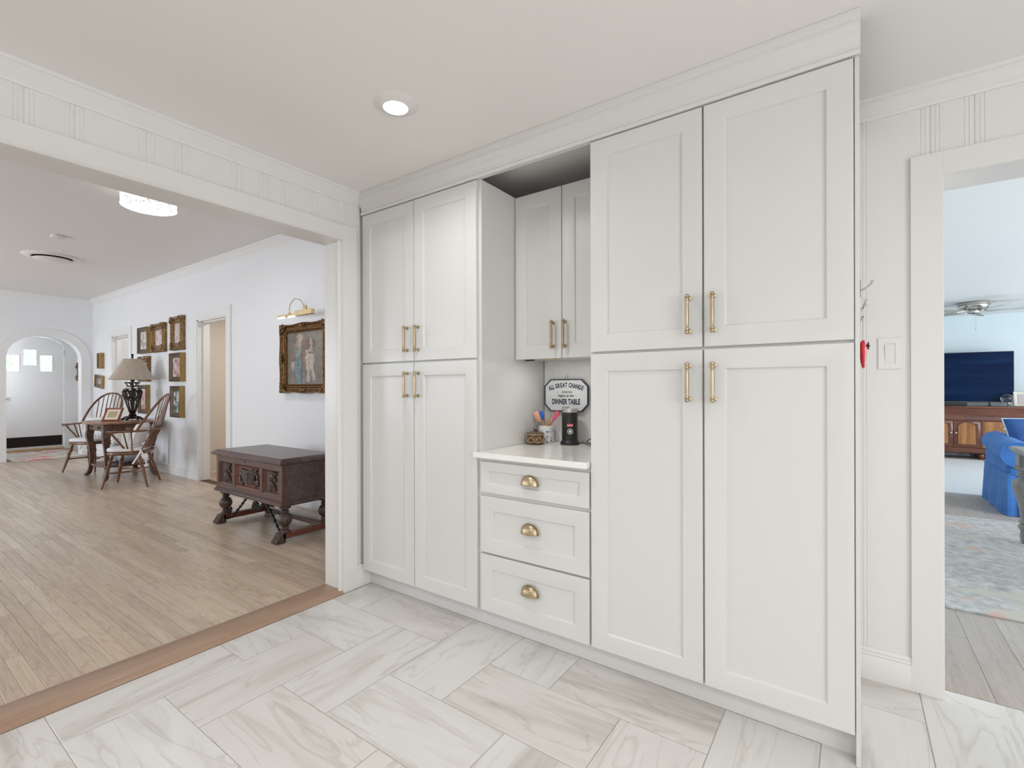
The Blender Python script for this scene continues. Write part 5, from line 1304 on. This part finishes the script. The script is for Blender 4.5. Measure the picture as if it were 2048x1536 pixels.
# slipcovered sofa, open to the viewer's side
so = thing('slipcovered_sofa', (2.1, 7.0, 0), 'blue slipcovered rolled arm sofa with skirt on the grey floor', 'sofa')
S0, S1, T0, T1 = 1.21, 3.15, 6.50, 7.47
b = MB()
def skirt_pt(u, v):
    per = [(S0, T1), (S0, T0), (S1, T0), (S1, T1)]
    L_ = [T1-T0, S1-S0, T1-T0]; s_ = u*sum(L_)
    for i in range(3):
        if s_ <= L_[i] or i == 2: t_ = s_/L_[i]; break
        s_ -= L_[i]
    p, q = per[i], per[i+1]; x = p[0]+(q[0]-p[0])*t_; y = p[1]+(q[1]-p[1])*t_
    nx_, ny_ = ((-1, 0), (0, -1), (1, 0))[i]
    wv = .010*math.sin(u*70)*(1-v)**1.2+.022*(1-v)
    pl = .022*math.exp(-((t_-.035)/.012)**2) if i == 1 else 0
    return (x+nx_*(wv-pl), y+ny_*(wv-pl), .004+.40*v)
b.grid(skirt_pt, 220, 8); build('skirt', b, BLUEV, so)
for s_, xa in ((-1, S0), (1, S1)):
    b = MB(); rad = .125; n = 22; secs = 16; v = []
    xc = xa + (-s_)*.085; zc = .585
    for j in range(secs+1):
        t_ = j/secs; y = T0+.005+(T1-T0-.06)*t_; zz = zc+.02*math.sin(PI*t_)*0+.055*t_; r_ = rad*(1-.08*t_)
        for i in range(n):
            q = 2*PI*i/n; v.append((xc+r_*1.05*math.cos(q), y, zz+r_*.95*math.sin(q)))
    f = [(j*n+i, j*n+(i+1) % n, (j+1)*n+(i+1) % n, (j+1)*n+i) for j in range(secs) for i in range(n)]+[tuple(range(n)), tuple(secs*n+i for i in range(n))[::-1]]
    b.add(v, f); build('arm_roll', b, BLUEV, so, True, 1.2)
    b = MB(); b.box(min(xa, xa-s_*.16), max(xa, xa-s_*.16), T0+.015, T1-.03, .30, .60, .03); build('arm_body', b, BLUEV, so)
    b = MB().tube([(xc+rad*1.05*math.cos(2*PI*i/28), T0+.004, zc+rad*.95*math.sin(2*PI*i/28)) for i in range(28)], .006, 6, True); build('arm_piping', b, BLUEV, so)
b = MB(); b.tube([(S0-.004, T1, .405), (S0-.004, T0-.004, .405), (S1+.004, T0-.004, .405), (S1+.004, T1, .405)], .006, 6); build('skirt_piping', b, BLUEV, so)
build('seat_base', MB().box(S0+.03, S1-.03, T0+.02, T1-.02, .10, .40, .02), BLUEV, so)
for k in range(2):
    x0 = S0+.17+k*.80; build('seat_cushion', MB().box(x0, x0+.79, T0+.01, T1-.25, .40, .56, .045), BLUEV, so)
b = MB(); b.M = Matrix.Translation((0, T1-.02, .40)) @ Matrix.Rotation(math.radians(-8), 4, 'X'); b.box(S0+.36, S1-.36, -.24, -.02, 0, .46, .07); build('backrest', b, BLUEV, so)
def puff(name, c, w_, h_, th, rz, rx, m, label, piping):
    t = thing(name, c, label, 'pillow', 'blue pillows on the sofa')
    mx = Matrix.Translation(c) @ Matrix.Rotation(rz, 4, 'Z') @ Matrix.Rotation(rx, 4, 'X')
    def fn(u, v, s_=1):
        a, d = u*2-1, v*2-1; q = max(0, (1-a**4)*(1-d**4))**.5; pinch = 1-.07*(1-abs(a*d))*(a*a+d*d > .9)
        return (a*w_/2*(1-.05*(1-d*d)), s_*th/2*q, (d+1)*h_/2)
    b = MB(); b.M = mx; b.grid(fn, 18, 18); b.grid(lambda u, v: fn(u, v, -1), 18, 18); build('pad', b, m, t, True, 1.5)
    b = MB(); b.M = mx; n = 18; pts = [fn(i/n, 0) for i in range(n)]+[fn(1, i/n) for i in range(n)]+[fn(1-i/n, 1) for i in range(n)]+[fn(0, 1-i/n) for i in range(n)]
    b.tube(pts, .006, 6, True); build('piping', b, piping, t)
puff('throw_pillow', (1.52, 7.02, .565), .40, .37, .16, math.radians(20), math.radians(-24), BLUED, 'blue velvet throw pillow with pale piping against the sofa arm', PIPING)
puff('back_pillow', (1.99, 7.08, .565), .60, .40, .22, math.radians(2), math.radians(-16), BLUED, 'plump blue velvet back pillow on the sofa', BLUEV)
# grey table with turned leg
gt = thing('console_table', (1.58, 4.87, 0), 'weathered grey table with fat turned legs at the edge of the doorway view', 'table')
GX0, GX1, GY0, GY1 = 1.060, 2.1, 4.30, 5.43
b = MB(); b.box(GX0-.035, GX1+.035, GY0-.035, GY1+.035, .722, .752, .008); b.box(GX0-.02, GX1+.02, GY0-.02, GY1+.02, .704, .724, .006); build('top', b, GREYW, gt)
b = MB(); b.box(GX0+.02, GX1-.02, GY0+.02, GY1-.02, .60, .705, .003); build('apron', b, GREYW, gt)
lp = [(.020, 0), (.028, .015), (.034, .05), (.030, .10), (.044, .125), (.044, .140), (.030, .152), (.040, .165), (.040, .178), (.030, .19), (.034, .25), (.048, .33), (.068, .40), (.078, .445), (.076, .475), (.060, .50), (.036, .512), (.034, .522), (.052, .532), (.054, .542), (.036, .552), (.036, .562), (.055, .572), (.060, .584), (.066, .592), (.066, .602)]
for x in (GX0+.045, GX1-.045):
    for y in (GY0+.045, GY1-.045):
        b = MB().lathe(lp, 28, (x, y, 0)); b.box(x-.048, x+.048, y-.048, y+.048, .600, .706, .004); build('leg', b, GREYW, gt)
gt.location.z += .0115
